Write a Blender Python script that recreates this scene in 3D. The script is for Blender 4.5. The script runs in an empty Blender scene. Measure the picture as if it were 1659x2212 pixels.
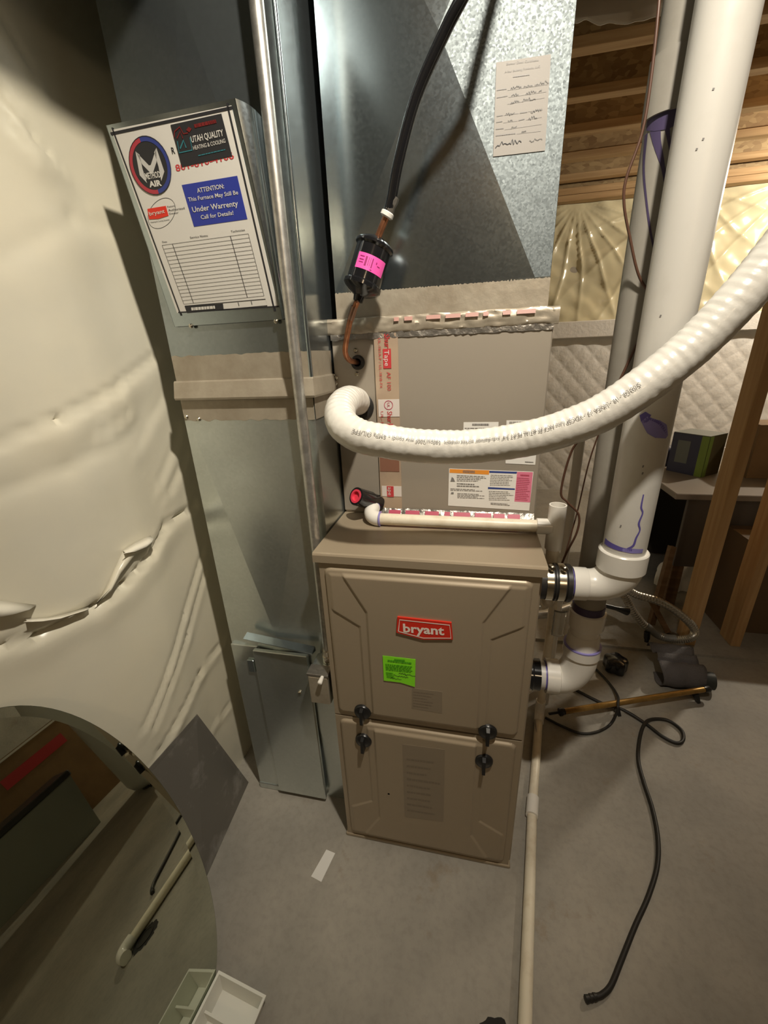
import bpy, math, random
from mathutils import Vector as V, Matrix, noise as mnoise

# ------------------------------------------------------------------ camera, world, light, exposure
scene = bpy.context.scene
COL = scene.collection
CAM = V((0.3068, -0.6998, 1.2587))
RT = V((0.9781, 0.2042, -0.0391)).normalized()
FW = V((-0.2045, 0.9104, -0.3596)).normalized()
UP = RT.cross(FW).normalized()
RT = FW.cross(UP).normalized()
FPX = 880.16
cam_d = bpy.data.cameras.new('camera')
cam_d.sensor_fit = 'VERTICAL'; cam_d.sensor_height = 36.0; cam_d.lens = FPX / 2212 * 36.0
cam_d.clip_start = 0.02
cam = bpy.data.objects.new('camera', cam_d); COL.objects.link(cam)
cam.matrix_world = Matrix(((RT.x, UP.x, -FW.x, CAM.x), (RT.y, UP.y, -FW.y, CAM.y), (RT.z, UP.z, -FW.z, CAM.z), (0, 0, 0, 1)))
scene.camera = cam

world = bpy.data.worlds.new('world'); scene.world = world; world.use_nodes = True
bgn = world.node_tree.nodes['Background']
bgn.inputs[0].default_value = (1.0, 0.9, 0.76, 1); bgn.inputs[1].default_value = 0.02

BULB = V((0.53, -0.53, 2.27))
def point_light(name, loc, energy, color, radius):
    d = bpy.data.lights.new(name, 'POINT'); d.energy = energy; d.color = color; d.shadow_soft_size = radius
    o = bpy.data.objects.new(name, d); o.location = loc; COL.objects.link(o); return o
WARM = (1.0, 0.915, 0.78)
AIM = V((-0.04, 0.34, 1.04))          # cone added to dim the outer view; the bulb itself shines all round
ld = bpy.data.lights.new('bulb_light', 'SPOT'); ld.energy = 112; ld.color = WARM; ld.shadow_soft_size = 0.03
ld.spot_size = math.radians(86); ld.spot_blend = 1.0
lo = bpy.data.objects.new('bulb_light', ld); lo.location = BULB; COL.objects.link(lo)
lo.rotation_euler = (AIM - BULB).to_track_quat('-Z', 'Y').to_euler()
point_light('bulb_spill', BULB, 6, WARM, 0.03)        # the bulb's weaker light to the sides
point_light('far_bulb_light', V((2.75, 2.35, 2.22)), 105, (1.0, 0.89, 0.72), 0.035)
point_light('rear_bulb_light', V((1.05, -2.75, 2.24)), 18, (1.0, 0.76, 0.48), 0.035)

scene.view_settings.view_transform = 'Standard'
scene.view_settings.look = 'None'
scene.view_settings.gamma = 1.0
scene.view_settings.use_curve_mapping = False
scene.view_settings.exposure = -0.13

# ------------------------------------------------------------------ helpers
R = random.Random(7)
AX = {'x': 0, 'y': 1, 'z': 2}
def ray(px, py):
    return FW + RT * ((px - 829.5) / FPX) - UP * ((py - 1106.0) / FPX)
def at(px, py, ax, val):
    d = ray(px, py); i = AX[ax]; return CAM + d * ((val - CAM[i]) / d[i])
def dep(px, py, t):
    return CAM + ray(px, py) * t

class Pl:
    """a real plane: origin, right axis, up axis"""
    def __init__(s, o, ex, ey):
        s.o = V(o); s.ex = V(ex).normalized(); s.n = s.ex.cross(V(ey)).normalized(); s.ey = s.n.cross(s.ex).normalized()
    def px(s, x, y):
        d = ray(x, y); p = CAM + d * (s.n.dot(s.o - CAM) / s.n.dot(d)); q = p - s.o
        return (q.dot(s.ex), q.dot(s.ey))
    def pt(s, u, v, off=0.0):
        return s.o + s.ex * u + s.ey * v + s.n * off

class MB:
    def __init__(s): s.v = []; s.f = []
    def add(s, verts, faces):
        b = len(s.v); s.v += [V(p) for p in verts]; s.f += [tuple(b + i for i in f) for f in faces]; return s
    def box(s, a, b):
        x0, y0, z0 = a; x1, y1, z1 = b
        return s.add([(x0,y0,z0),(x1,y0,z0),(x1,y1,z0),(x0,y1,z0),(x0,y0,z1),(x1,y0,z1),(x1,y1,z1),(x0,y1,z1)],
                     [(0,3,2,1),(4,5,6,7),(0,1,5,4),(1,2,6,5),(2,3,7,6),(3,0,4,7)])
    def bbox(s, a, b, c=0.003):
        """box with chamfered edges"""
        x0, y0, z0 = a; x1, y1, z1 = b
        rings = []
        for z, i in ((z0, c), (z0 + c, 0), (z1 - c, 0), (z1, c)):
            xa, xb, ya, yb = x0 + i, x1 - i, y0 + i, y1 - i
            k = c if i == 0 else c * 0.6
            rings.append([(xa + k, ya, z), (xb - k, ya, z), (xb, ya + k, z), (xb, yb - k, z), (xb - k, yb, z), (xa + k, yb, z), (xa, yb - k, z), (xa, ya + k, z)])
        return s.loft(rings)
    def loft(s, rings, cap=True, closed=True):
        n = len(rings[0]); vs = [p for r in rings for p in r]; fs = []
        m = n if closed else n - 1
        for i in range(len(rings) - 1):
            for j in range(m):
                k = (j + 1) % n
                fs.append((i * n + j, i * n + k, (i + 1) * n + k, (i + 1) * n + j))
        if cap and closed:
            fs.append(tuple(reversed(range(n)))); fs.append(tuple((len(rings) - 1) * n + j for j in range(n)))
        return s.add(vs, fs)
    def obox(s, c, ex, ey, ez, hx, hy, hz):
        c = V(c); ex, ey, ez = V(ex).normalized() * hx, V(ey).normalized() * hy, V(ez).normalized() * hz
        P = [c + ex * i + ey * j + ez * k for k in (-1, 1) for (i, j) in ((-1, -1), (1, -1), (1, 1), (-1, 1))]
        return s.add(P, [(0,3,2,1),(4,5,6,7),(0,1,5,4),(1,2,6,5),(2,3,7,6),(3,0,4,7)])
    def lathe(s, p0, d, prof, seg=24, cap=True):
        """profile (distance along d from p0, radius)"""
        p0 = V(p0); d = V(d).normalized(); a = d.orthogonal().normalized(); b = d.cross(a)
        rings = [[p0 + d * t + (a * math.cos(2 * math.pi * j / seg) + b * math.sin(2 * math.pi * j / seg)) * r for j in range(seg)] for t, r in prof]
        return s.loft(rings, cap)
    def tube(s, path, r, seg=16, cap=True):
        path = [V(p) for p in path]; n = len(path)
        T = [(path[min(i + 1, n - 1)] - path[max(i - 1, 0)]).normalized() for i in range(n)]
        a = T[0].orthogonal().normalized(); rings = []
        for i in range(n):
            a = (a - T[i] * a.dot(T[i])).normalized(); b = T[i].cross(a)
            rr = r(i, n) if callable(r) else r
            rings.append([path[i] + (a * math.cos(2 * math.pi * j / seg) + b * math.sin(2 * math.pi * j / seg)) * rr for j in range(seg)])
        return s.loft(rings, cap)
    def poly(s, pts, n, t):
        """extruded polygon: pts on the front, thickness t backwards along n"""
        k = len(pts); pts = [V(p) for p in pts]; n = V(n)
        vs = pts + [p - n * t for p in pts]
        fs = [tuple(range(k)), tuple(reversed(range(k, 2 * k)))] + [(i, k + i, k + (i + 1) % k, (i + 1) % k) for i in range(k)]
        return s.add(vs, fs)
    def grid(s, nu, nv, fn):
        vs = [fn(i / nu, j / nv) for j in range(nv + 1) for i in range(nu + 1)]
        fs = [(j * (nu + 1) + i, j * (nu + 1) + i + 1, (j + 1) * (nu + 1) + i + 1, (j + 1) * (nu + 1) + i) for j in range(nv) for i in range(nu)]
        return s.add(vs, fs)
    def build(s, name, mat, parent=None, smooth=None, origin=None):
        o = V((0, 0, 0))
        if parent is not None: o = V(parent['_o'])
        elif origin is not None: o = V(origin)
        me = bpy.data.meshes.new(name); me.from_pydata([tuple(p - o) for p in s.v], [], s.f)
        if smooth:
            for p in me.polygons: p.use_smooth = True
            me.update()
            me.set_sharp_from_angle(angle=math.radians(smooth))
        me.materials.append(mat)
        ob = bpy.data.objects.new(name, me); COL.objects.link(ob)
        ob['_o'] = tuple(o)
        if parent is not None: ob.parent = parent
        else: ob.location = o
        return ob

def thing(name, label, cat, loc, group=None):
    o = bpy.data.objects.new(name, None); COL.objects.link(o); o.location = loc; o.empty_display_size = 0.05
    o['_o'] = tuple(loc); o['label'] = label; o['category'] = cat
    if group: o['group'] = group
    return o
def tag(o, label, cat, group=None):
    o['label'] = label; o['category'] = cat
    if group: o['group'] = group
    return o
def struct(o, label=None):
    o['kind'] = 'structure'
    if label: o['label'] = label
    return o
def lab(o, label): o['label'] = label; return o

def crom(pts, sub=8):
    pts = [V(p) for p in pts]; out = []
    P = [pts[0] * 2 - pts[1]] + pts + [pts[-1] * 2 - pts[-2]]
    for i in range(1, len(P) - 2):
        p0, p1, p2, p3 = P[i - 1], P[i], P[i + 1], P[i + 2]
        for k in range(sub):
            t = k / sub
            out.append(0.5 * ((2 * p1) + (p2 - p0) * t + (2 * p0 - 5 * p1 + 4 * p2 - p3) * t * t + (3 * p1 - p0 - 3 * p2 + p3) * t ** 3))
    out.append(pts[-1]); return out
def bend(p0, c, p1, n=8):
    """round corner from p0 via corner c to p1 (quarter arc like)"""
    p0, c, p1 = V(p0), V(c), V(p1); out = []
    for i in range(n + 1):
        a = i / n * math.pi / 2
        out.append(c + (p0 - c) * (1 - math.sin(a)) + (p1 - c) * (1 - math.cos(a)))
    return out
def sm(a, b, x):
    if a == b: return 1.0 if x >= a else 0.0
    t = min(1, max(0, (x - a) / (b - a))); return t * t * (3 - 2 * t)

# ------------------------------------------------------------------ materials
def mat(name, col, rough=0.5, metal=0.0, spec=0.5, coat=0.0, noise=None, bump=None, trans=0.0, emit=None):
    """noise=(scale, second colour, contrast lo, hi); bump=(scale, strength, distance)"""
    m = bpy.data.materials.new(name); m.use_nodes = True; nt = m.node_tree; b = nt.nodes['Principled BSDF']
    c4 = lambda c: (c[0], c[1], c[2], 1)
    b.inputs['Base Color'].default_value = c4(col); b.inputs['Roughness'].default_value = rough
    b.inputs['Metallic'].default_value = metal; b.inputs['Specular IOR Level'].default_value = spec
    if coat: b.inputs['Coat Weight'].default_value = coat; b.inputs['Coat Roughness'].default_value = 0.12
    if trans: b.inputs['Transmission Weight'].default_value = trans
    if emit: b.inputs['Emission Color'].default_value = c4(emit[0]); b.inputs['Emission Strength'].default_value = emit[1]
    tc = nt.nodes.new('ShaderNodeTexCoord')
    if noise:
        n = nt.nodes.new('ShaderNodeTexNoise'); n.inputs['Scale'].default_value = noise[0]; n.inputs['Detail'].default_value = 6
        n.inputs['Roughness'].default_value = 0.62
        nt.links.new(tc.outputs['Object'], n.inputs['Vector'])
        r = nt.nodes.new('ShaderNodeValToRGB'); r.color_ramp.elements[0].position = noise[2]; r.color_ramp.elements[1].position = noise[3]
        r.color_ramp.elements[0].color = c4(col); r.color_ramp.elements[1].color = c4(noise[1])
        nt.links.new(n.outputs['Fac'], r.inputs['Fac']); nt.links.new(r.outputs['Color'], b.inputs['Base Color'])
    if bump:
        n = nt.nodes.new('ShaderNodeTexNoise'); n.inputs['Scale'].default_value = bump[0]; n.inputs['Detail'].default_value = 5
        nt.links.new(tc.outputs['Object'], n.inputs['Vector'])
        k = nt.nodes.new('ShaderNodeBump'); k.inputs['Strength'].default_value = bump[1]; k.inputs['Distance'].default_value = bump[2]
        nt.links.new(n.outputs['Fac'], k.inputs['Height']); nt.links.new(k.outputs['Normal'], b.inputs['Normal'])
    return m
def galv(name, base, rough, metal=0.88, spangle=170, warp=0.25, ramp=(0.82, 1.12), rv=0.012):
    m = bpy.data.materials.new(name); m.use_nodes = True; nt = m.node_tree; b = nt.nodes['Principled BSDF']
    tc = nt.nodes.new('ShaderNodeTexCoord')
    vo = nt.nodes.new('ShaderNodeTexVoronoi'); vo.inputs['Scale'].default_value = spangle; vo.inputs['Randomness'].default_value = 1
    nt.links.new(tc.outputs['Object'], vo.inputs['Vector'])
    sep = nt.nodes.new('ShaderNodeSeparateColor'); nt.links.new(vo.outputs['Color'], sep.inputs[0])
    mr = nt.nodes.new('ShaderNodeMapRange'); mr.inputs[3].default_value = ramp[0]; mr.inputs[4].default_value = ramp[1]
    nt.links.new(sep.outputs[0], mr.inputs[0])
    mx = nt.nodes.new('ShaderNodeVectorMath'); mx.operation = 'SCALE'; mx.inputs[0].default_value = base
    nt.links.new(mr.outputs[0], mx.inputs['Scale']); nt.links.new(mx.outputs[0], b.inputs['Base Color'])
    mr2 = nt.nodes.new('ShaderNodeMapRange'); mr2.inputs[3].default_value = rough - rv; mr2.inputs[4].default_value = rough + rv * 1.3
    nt.links.new(sep.outputs[1], mr2.inputs[0]); nt.links.new(mr2.outputs[0], b.inputs['Roughness'])
    b.inputs['Metallic'].default_value = metal
    n = nt.nodes.new('ShaderNodeTexNoise'); n.inputs['Scale'].default_value = 5.0; n.inputs['Detail'].default_value = 1.5
    nt.links.new(tc.outputs['Object'], n.inputs['Vector'])
    k = nt.nodes.new('ShaderNodeBump'); k.inputs['Strength'].default_value = warp; k.inputs['Distance'].default_value = 0.012
    nt.links.new(n.outputs['Fac'], k.inputs['Height']); nt.links.new(k.outputs['Normal'], b.inputs['Normal'])
    return m
def wood(name, c1, c2, axis=0, rough=0.7, scale=9):
    m = bpy.data.materials.new(name); m.use_nodes = True; nt = m.node_tree; b = nt.nodes['Principled BSDF']
    tc = nt.nodes.new('ShaderNodeTexCoord'); mp = nt.nodes.new('ShaderNodeMapping')
    s = [scale * 4] * 3; s[axis] = scale * 0.25; mp.inputs['Scale'].default_value = s
    nt.links.new(tc.outputs['Object'], mp.inputs['Vector'])
    n = nt.nodes.new('ShaderNodeTexNoise'); n.inputs['Scale'].default_value = 1.0; n.inputs['Detail'].default_value = 6; n.inputs['Distortion'].default_value = 0.6
    nt.links.new(mp.outputs[0], n.inputs['Vector'])
    r = nt.nodes.new('ShaderNodeValToRGB'); r.color_ramp.elements[0].position = 0.35; r.color_ramp.elements[1].position = 0.68
    r.color_ramp.elements[0].color = (*c1, 1); r.color_ramp.elements[1].color = (*c2, 1)
    nt.links.new(n.outputs['Fac'], r.inputs['Fac']); nt.links.new(r.outputs['Color'], b.inputs['Base Color'])
    b.inputs['Roughness'].default_value = rough
    k = nt.nodes.new('ShaderNodeBump'); k.inputs['Strength'].default_value = 0.25; k.inputs['Distance'].default_value = 0.002
    nt.links.new(n.outputs['Fac'], k.inputs['Height']); nt.links.new(k.outputs['Normal'], b.inputs['Normal'])
    return m

def osb_mat():
    m = bpy.data.materials.new('osb'); m.use_nodes = True; nt = m.node_tree; b = nt.nodes['Principled BSDF']
    tc = nt.nodes.new('ShaderNodeTexCoord'); mp = nt.nodes.new('ShaderNodeMapping'); mp.inputs['Scale'].default_value = (26, 55, 55)
    nt.links.new(tc.outputs['Object'], mp.inputs['Vector'])
    vo = nt.nodes.new('ShaderNodeTexVoronoi'); vo.inputs['Scale'].default_value = 1.0; nt.links.new(mp.outputs[0], vo.inputs['Vector'])
    sep = nt.nodes.new('ShaderNodeSeparateColor'); nt.links.new(vo.outputs['Color'], sep.inputs[0])
    r = nt.nodes.new('ShaderNodeValToRGB'); r.color_ramp.elements[0].color = (0.25, 0.155, 0.07, 1); r.color_ramp.elements[1].color = (0.44, 0.31, 0.155, 1)
    nt.links.new(sep.outputs[0], r.inputs['Fac']); nt.links.new(r.outputs['Color'], b.inputs['Base Color'])
    b.inputs['Roughness'].default_value = 0.65
    return m

def concrete_mat():
    m = bpy.data.materials.new('concrete'); m.use_nodes = True; nt = m.node_tree; b = nt.nodes['Principled BSDF']
    tc = nt.nodes.new('ShaderNodeTexCoord')
    def N(scale, detail, rough=0.6):
        n = nt.nodes.new('ShaderNodeTexNoise'); n.inputs['Scale'].default_value = scale; n.inputs['Detail'].default_value = detail; n.inputs['Roughness'].default_value = rough
        nt.links.new(tc.outputs['Object'], n.inputs['Vector']); return n
    def RP(src, p0, c0, p1, c1):
        r = nt.nodes.new('ShaderNodeValToRGB'); r.color_ramp.elements[0].position = p0; r.color_ramp.elements[1].position = p1
        r.color_ramp.elements[0].color = (*c0, 1); r.color_ramp.elements[1].color = (*c1, 1); nt.links.new(src, r.inputs['Fac']); return r
    a = RP(N(2.3, 7).outputs['Fac'], 0.34, (0.235, 0.218, 0.185), 0.68, (0.385, 0.352, 0.295))
    st = RP(N(5.5, 8, 0.7).outputs['Fac'], 0.60, (1, 1, 1), 0.74, (0.80, 0.68, 0.55))
    fl = RP(N(60, 3).outputs['Fac'], 0.30, (0.80, 0.80, 0.80), 0.55, (1, 1, 1))
    m1 = nt.nodes.new('ShaderNodeMix'); m1.data_type = 'RGBA'; m1.blend_type = 'MULTIPLY'; m1.inputs[0].default_value = 1
    nt.links.new(a.outputs[0], m1.inputs[6]); nt.links.new(st.outputs[0], m1.inputs[7])
    m2 = nt.nodes.new('ShaderNodeMix'); m2.data_type = 'RGBA'; m2.blend_type = 'MULTIPLY'; m2.inputs[0].default_value = 0.6
    nt.links.new(m1.outputs[2], m2.inputs[6]); nt.links.new(fl.outputs[0], m2.inputs[7]); nt.links.new(m2.outputs[2], b.inputs['Base Color'])
    b.inputs['Roughness'].default_value = 0.55
    k = nt.nodes.new('ShaderNodeBump'); k.inputs['Strength'].default_value = 0.15; k.inputs['Distance'].default_value = 0.003
    nt.links.new(N(35, 5).outputs['Fac'], k.inputs['Height']); nt.links.new(k.outputs['Normal'], b.inputs['Normal'])
    return m

M = {}
M['paint'] = mat('furnace_paint', (0.37, 0.30, 0.21), 0.42, 0.25, 0.5, bump=(300, 0.03, 0.0005))
M['coil_paint'] = mat('coil_paint', (0.33, 0.29, 0.235), 0.45, 0.2, 0.5)
M['galv'] = galv('galvanised', (0.44, 0.51, 0.54), 0.18, 0.97, 230, 0.2, (0.97, 1.02))
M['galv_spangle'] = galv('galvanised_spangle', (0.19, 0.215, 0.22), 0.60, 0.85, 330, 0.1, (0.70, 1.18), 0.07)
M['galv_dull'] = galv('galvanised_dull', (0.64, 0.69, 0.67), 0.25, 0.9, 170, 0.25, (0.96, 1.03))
M['galv_upper'] = galv('galvanised_dimmed', (0.36, 0.405, 0.42), 0.17, 0.92, 170, 0.25, (0.96, 1.03))  # darker copy of the duct metal to dim the upper duct's reflections
M['conduit'] = mat('conduit_steel', (0.60, 0.59, 0.55), 0.36, 0.85, noise=(60, (0.45, 0.44, 0.41), 0.4, 0.6))
M['foil'] = mat('foil_tape', (0.42, 0.37, 0.29), 0.42, 0.4, bump=(40, 0.3, 0.004), noise=(14, (0.33, 0.28, 0.21), 0.4, 0.7))
M['foil_bright'] = mat('foil_bright', (0.30, 0.28, 0.25), 0.38, 0.8, bump=(60, 0.7, 0.005))
M['clear_tape'] = mat('clear_tape_film', (0.45, 0.34, 0.24), 0.2, 0.1, 0.7, noise=(9, (0.40, 0.30, 0.22), 0.45, 0.6))
M['white_tape'] = mat('white_tape_film', (0.66, 0.60, 0.55), 0.3)
M['red_print'] = mat('red_print', (0.50, 0.045, 0.05), 0.35)
M['pink_print'] = mat('pink_print', (0.46, 0.07, 0.12), 0.35)
M['faded_pink'] = mat('faded_pink_print', (0.46, 0.25, 0.21), 0.45)
M['pvc'] = mat('pvc_white', (0.62, 0.60, 0.55), 0.34, noise=(14, (0.57, 0.545, 0.49), 0.5, 0.8))
M['pvc_grey'] = mat('pvc_mid_grey', (0.30, 0.28, 0.24), 0.45, noise=(10, (0.25, 0.23, 0.195), 0.4, 0.7))  # darker and greyer than the other white pipes, tone varies at random
M['pvc_old'] = mat('pvc_aged', (0.78, 0.71, 0.56), 0.38, noise=(30, (0.64, 0.55, 0.40), 0.48, 0.78))
M['fitting'] = mat('pvc_fitting', (0.80, 0.77, 0.70), 0.25)
M['purple'] = mat('primer_purple', (0.125, 0.10, 0.36), 0.3)
M['purple_pale'] = mat('primer_purple_pale', (0.27, 0.24, 0.55), 0.3)
M['purple_dark'] = mat('primer_purple_dark', (0.06, 0.045, 0.10), 0.35)
M['rubber'] = mat('black_rubber', (0.022, 0.021, 0.02), 0.38)
M['black'] = mat('black_plastic', (0.012, 0.012, 0.012), 0.3)
M['black_gloss'] = mat('black_gloss', (0.010, 0.010, 0.011), 0.14, 0.0, 0.6)
M['cord'] = mat('black_hose', (0.02, 0.018, 0.015), 0.5)
M['steel'] = mat('clamp_steel', (0.66, 0.62, 0.52), 0.22, 1.0)
M['copper'] = mat('copper', (0.55, 0.24, 0.12), 0.35, 0.9, noise=(40, (0.30, 0.13, 0.07), 0.42, 0.66))
M['hose'] = mat('hose_white', (0.74, 0.715, 0.65), 0.30, coat=0.2, bump=(45, 0.25, 0.004))
M['wire'] = mat('wire_brown', (0.085, 0.038, 0.022), 0.45)
M['badge_red'] = mat('badge_red', (0.62, 0.03, 0.015), 0.3)
M['badge_white'] = mat('badge_white', (0.86, 0.74, 0.66), 0.35)
M['green'] = mat('green_sticker', (0.25, 0.80, 0.02), 0.5)
M['green_ink'] = mat('green_ink', (0.07, 0.36, 0.01), 0.5)
M['ink'] = mat('ink', (0.02, 0.02, 0.022), 0.5)
M['ink_grey'] = mat('ink_grey', (0.20, 0.19, 0.18), 0.5)
M['faded'] = mat('faded_print', (0.30, 0.245, 0.175), 0.42, 0.25)
M['faded2'] = mat('faded_print_dark', (0.24, 0.195, 0.14), 0.42, 0.2)
M['label'] = mat('label_white', (0.78, 0.76, 0.71), 0.4)
M['orange'] = mat('label_orange', (0.80, 0.30, 0.04), 0.4)
M['navy'] = mat('label_navy', (0.03, 0.055, 0.22), 0.4)
M['pink'] = mat('label_pink', (0.70, 0.20, 0.30), 0.4)
M['hotpink'] = mat('label_hot_pink', (0.85, 0.10, 0.42), 0.4)
M['hotpink_ink'] = mat('pink_ink', (0.30, 0.02, 0.13), 0.4)
M['plug_red'] = mat('plug_red', (0.72, 0.05, 0.09), 0.3)
M['sign'] = mat('sign_white', (0.60, 0.58, 0.53), 0.4)
M['sign_blue'] = mat('sign_blue', (0.028, 0.042, 0.27), 0.35)
M['logo_red'] = mat('logo_red', (0.36, 0.035, 0.05), 0.35)
M['logo_blue'] = mat('logo_blue', (0.03, 0.045, 0.20), 0.35)
M['silver'] = mat('logo_silver', (0.48, 0.47, 0.44), 0.4)
M['teal'] = mat('logo_teal', (0.03, 0.16, 0.19), 0.4)
M['dim_red'] = mat('logo_dim_red', (0.15, 0.015, 0.015), 0.4)
M['paper'] = mat('certificate_paper', (0.27, 0.25, 0.225), 0.6)
M['poly_left'] = mat('plastic_sheet', (0.74, 0.685, 0.53), 0.30, 0, 0.5, noise=(1.6, (0.66, 0.63, 0.52), 0.4, 0.7), bump=(7, 0.12, 0.02))
M['poly_lip'] = mat('plastic_sheet_edge', (0.80, 0.76, 0.64), 0.3)
M['poly_back'] = mat('plastic_over_insulation', (0.66, 0.60, 0.40), 0.22, 0, 0.6, noise=(2.2, (0.58, 0.54, 0.38), 0.4, 0.7))
M['quilt'] = mat('quilted_vinyl', (0.72, 0.70, 0.66), 0.4, bump=(38, 0.5, 0.008))
M['concrete'] = concrete_mat()
M['wood_x'] = wood('lumber_x', (0.40, 0.245, 0.11), (0.55, 0.37, 0.19), 0)
M['wood_z'] = wood('lumber_z', (0.42, 0.25, 0.11), (0.54, 0.35, 0.17), 2)
M['wood_dark'] = wood('lumber_dark', (0.13, 0.075, 0.035), (0.2, 0.12, 0.06), 0)
M['osb'] = osb_mat()
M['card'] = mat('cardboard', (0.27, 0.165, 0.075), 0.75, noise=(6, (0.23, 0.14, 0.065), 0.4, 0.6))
M['card_dark'] = mat('cardboard_dark', (0.12, 0.075, 0.04), 0.75)  # darkened cardboard; the floor carton's shade is put into this colour
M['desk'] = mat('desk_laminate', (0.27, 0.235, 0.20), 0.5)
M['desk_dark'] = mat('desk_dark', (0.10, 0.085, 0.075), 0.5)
M['box_blue'] = mat('box_blue', (0.05, 0.055, 0.11), 0.4)
M['box_green'] = mat('box_green', (0.20, 0.30, 0.055), 0.4)
M['box_grey'] = mat('box_grey', (0.16, 0.18, 0.18), 0.4)
M['box_olive'] = mat('box_olive', (0.09, 0.075, 0.03), 0.5)
M['mesh_black'] = mat('woven_mesh', (0.11, 0.10, 0.10), 0.55, bump=(350, 0.9, 0.003))
M['brass'] = mat('brass_tube', (0.42, 0.25, 0.07), 0.35, 0.6, noise=(30, (0.30, 0.17, 0.05), 0.4, 0.65))
M['flex'] = mat('flex_steel', (0.50, 0.47, 0.41), 0.33, 0.85)
M['mirror'] = mat('mirror_glass', (0.62, 0.66, 0.56), 0.012, 1.0)
M['mirror_edge'] = mat('mirror_edge', (0.05, 0.05, 0.03), 0.3)
M['tray'] = mat('tray_white', (0.74, 0.73, 0.66), 0.35)
M['tote'] = mat('tote_grey', (0.24, 0.25, 0.21), 0.5)
M['heater'] = mat('heater_enamel', (0.58, 0.60, 0.57), 0.35)
M['bulb'] = mat('bulb_glass', (1, 0.95, 0.85), 0.3, emit=((1.0, 0.86, 0.66), 6.0))
M['porcelain'] = mat('porcelain', (0.75, 0.73, 0.68), 0.3)
M['clear'] = mat('clear_plastic', (0.85, 0.85, 0.82), 0.1, trans=0.85)
M['dirt'] = mat('drain_grime', (0.012, 0.010, 0.007), 0.8)
M['red_cloth'] = mat('orange_canvas', (0.55, 0.12, 0.03), 0.8)

# ------------------------------------------------------------------ print helpers
_tc = {}
def text_geo(txt, bold=0.0):
    key = (txt, bold)
    if key in _tc: return _tc[key]
    cu = bpy.data.curves.new('t', 'FONT'); cu.body = txt; cu.size = 1.0; cu.offset = bold; cu.resolution_u = 2
    ob = bpy.data.objects.new('t', cu); COL.objects.link(ob)
    bpy.context.view_layer.update()
    me = ob.evaluated_get(bpy.context.evaluated_depsgraph_get()).to_mesh()
    vs = [(v.co.x, v.co.y) for v in me.vertices]; fs = [tuple(p.vertices) for p in me.polygons]
    bpy.data.objects.remove(ob); bpy.data.curves.remove(cu)
    x0 = min(v[0] for v in vs); x1 = max(v[0] for v in vs)
    g = ([((x - x0) / (x1 - x0), y) for x, y in vs], fs); _tc[key] = g; return g
def text_on(mb, pl, txt, a, b, h, off=0.0008, bold=0.0, flip=False):
    """a, b: local (u,v) of the baseline ends; h: cap height in metres"""
    vs, fs = text_geo(txt, bold); a, b = V((*a, 0)), V((*b, 0)); d = b - a; up = V((-d.y, d.x, 0)).normalized() * (h / 0.72)
    mb.add([pl.pt(*(a + d * x + up * y).to_2d(), off) for x, y in vs], fs)
def textpx(mb, pl, txt, pa, pb, hpx, off=0.0008, bold=0.0):
    a = pl.px(*pa); b = pl.px(*pb)
    mx, my = (pa[0] + pb[0]) / 2, (pa[1] + pb[1]) / 2
    c0 = pl.px(mx, my); c1 = pl.px(mx, my - hpx); h = math.hypot(c1[0] - c0[0], c1[1] - c0[1])
    text_on(mb, pl, txt, a, b, h, off, bold)
def quad(mb, pl, P, off=0.0005, t=0.0004):
    mb.poly([pl.pt(*pl.px(*p), off) for p in P], pl.n, t)
def ccw(P):
    return P
def stroke(mb, pl, pts, w, off=0.0008):
    """ribbon along local points"""
    n = len(pts); L = []; Rr = []
    for i in range(n):
        a = V(pts[max(i - 1, 0)]); b = V(pts[min(i + 1, n - 1)]); d = (b - a)
        d = d.normalized() if d.length else V((1, 0)); s = V((-d.y, d.x)) * (w / 2); p = V(pts[i])
        L.append(pl.pt(p.x + s.x, p.y + s.y, off)); Rr.append(pl.pt(p.x - s.x, p.y - s.y, off))
    mb.add(L + Rr, [(i, n + i, n + i + 1, i + 1) for i in range(n - 1)])
def strokepx(mb, pl, pts, w, off=0.0008): stroke(mb, pl, [pl.px(*p) for p in pts], w, off)
def bil(Q, s, t):
    a = V(Q[0]).lerp(V(Q[1]), s); b = V(Q[3]).lerp(V(Q[2]), s); return tuple(a.lerp(b, t))
def bars(mb, pl, Q, n, off=0.0008, fill=0.42, seed=1, short=0.3):
    """lines of unreadably small print as rows of little word bars in a quad given TL,TR,BR,BL in pixels"""
    r = random.Random(seed); Q = [pl.px(*p) for p in Q]
    for i in range(n):
        t0 = (i + 0.5 - fill / 2) / n; t1 = (i + 0.5 + fill / 2) / n
        s = 0.0; end = 1.0 - r.random() * short
        while s < end - 0.02:
            w = 0.04 + r.random() * 0.10; e = min(s + w, end)
            P = [bil(Q, s, t1), bil(Q, e, t1), bil(Q, e, t0), bil(Q, s, t0)]
            mb.add([pl.pt(*p, off) for p in P], [(0, 1, 2, 3)]); s = e + 0.018
def scrawl(mb, pl, pa, pb, amp, n, w, off=0.0009, seed=3):
    r = random.Random(seed); a = V(pl.px(*pa)); b = V(pl.px(*pb)); d = b - a; up = V((-d.y, d.x)).normalized() * amp
    pts = [a + d * (i / n) + up * (r.uniform(-0.6, 1.0) if i % 2 else r.uniform(-0.8, 0.2)) for i in range(n + 1)]
    p3 = crom([V((p.x, p.y, 0)) for p in pts], 3)
    stroke(mb, pl, [(p.x, p.y) for p in p3], w, off)

# ------------------------------------------------------------------ the setting
struct(MB().grid(24, 24, lambda u, v: (-0.6 + 6.4 * u, -6.0 + 9.3 * v, 0)).build('floor', M['concrete']))
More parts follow.
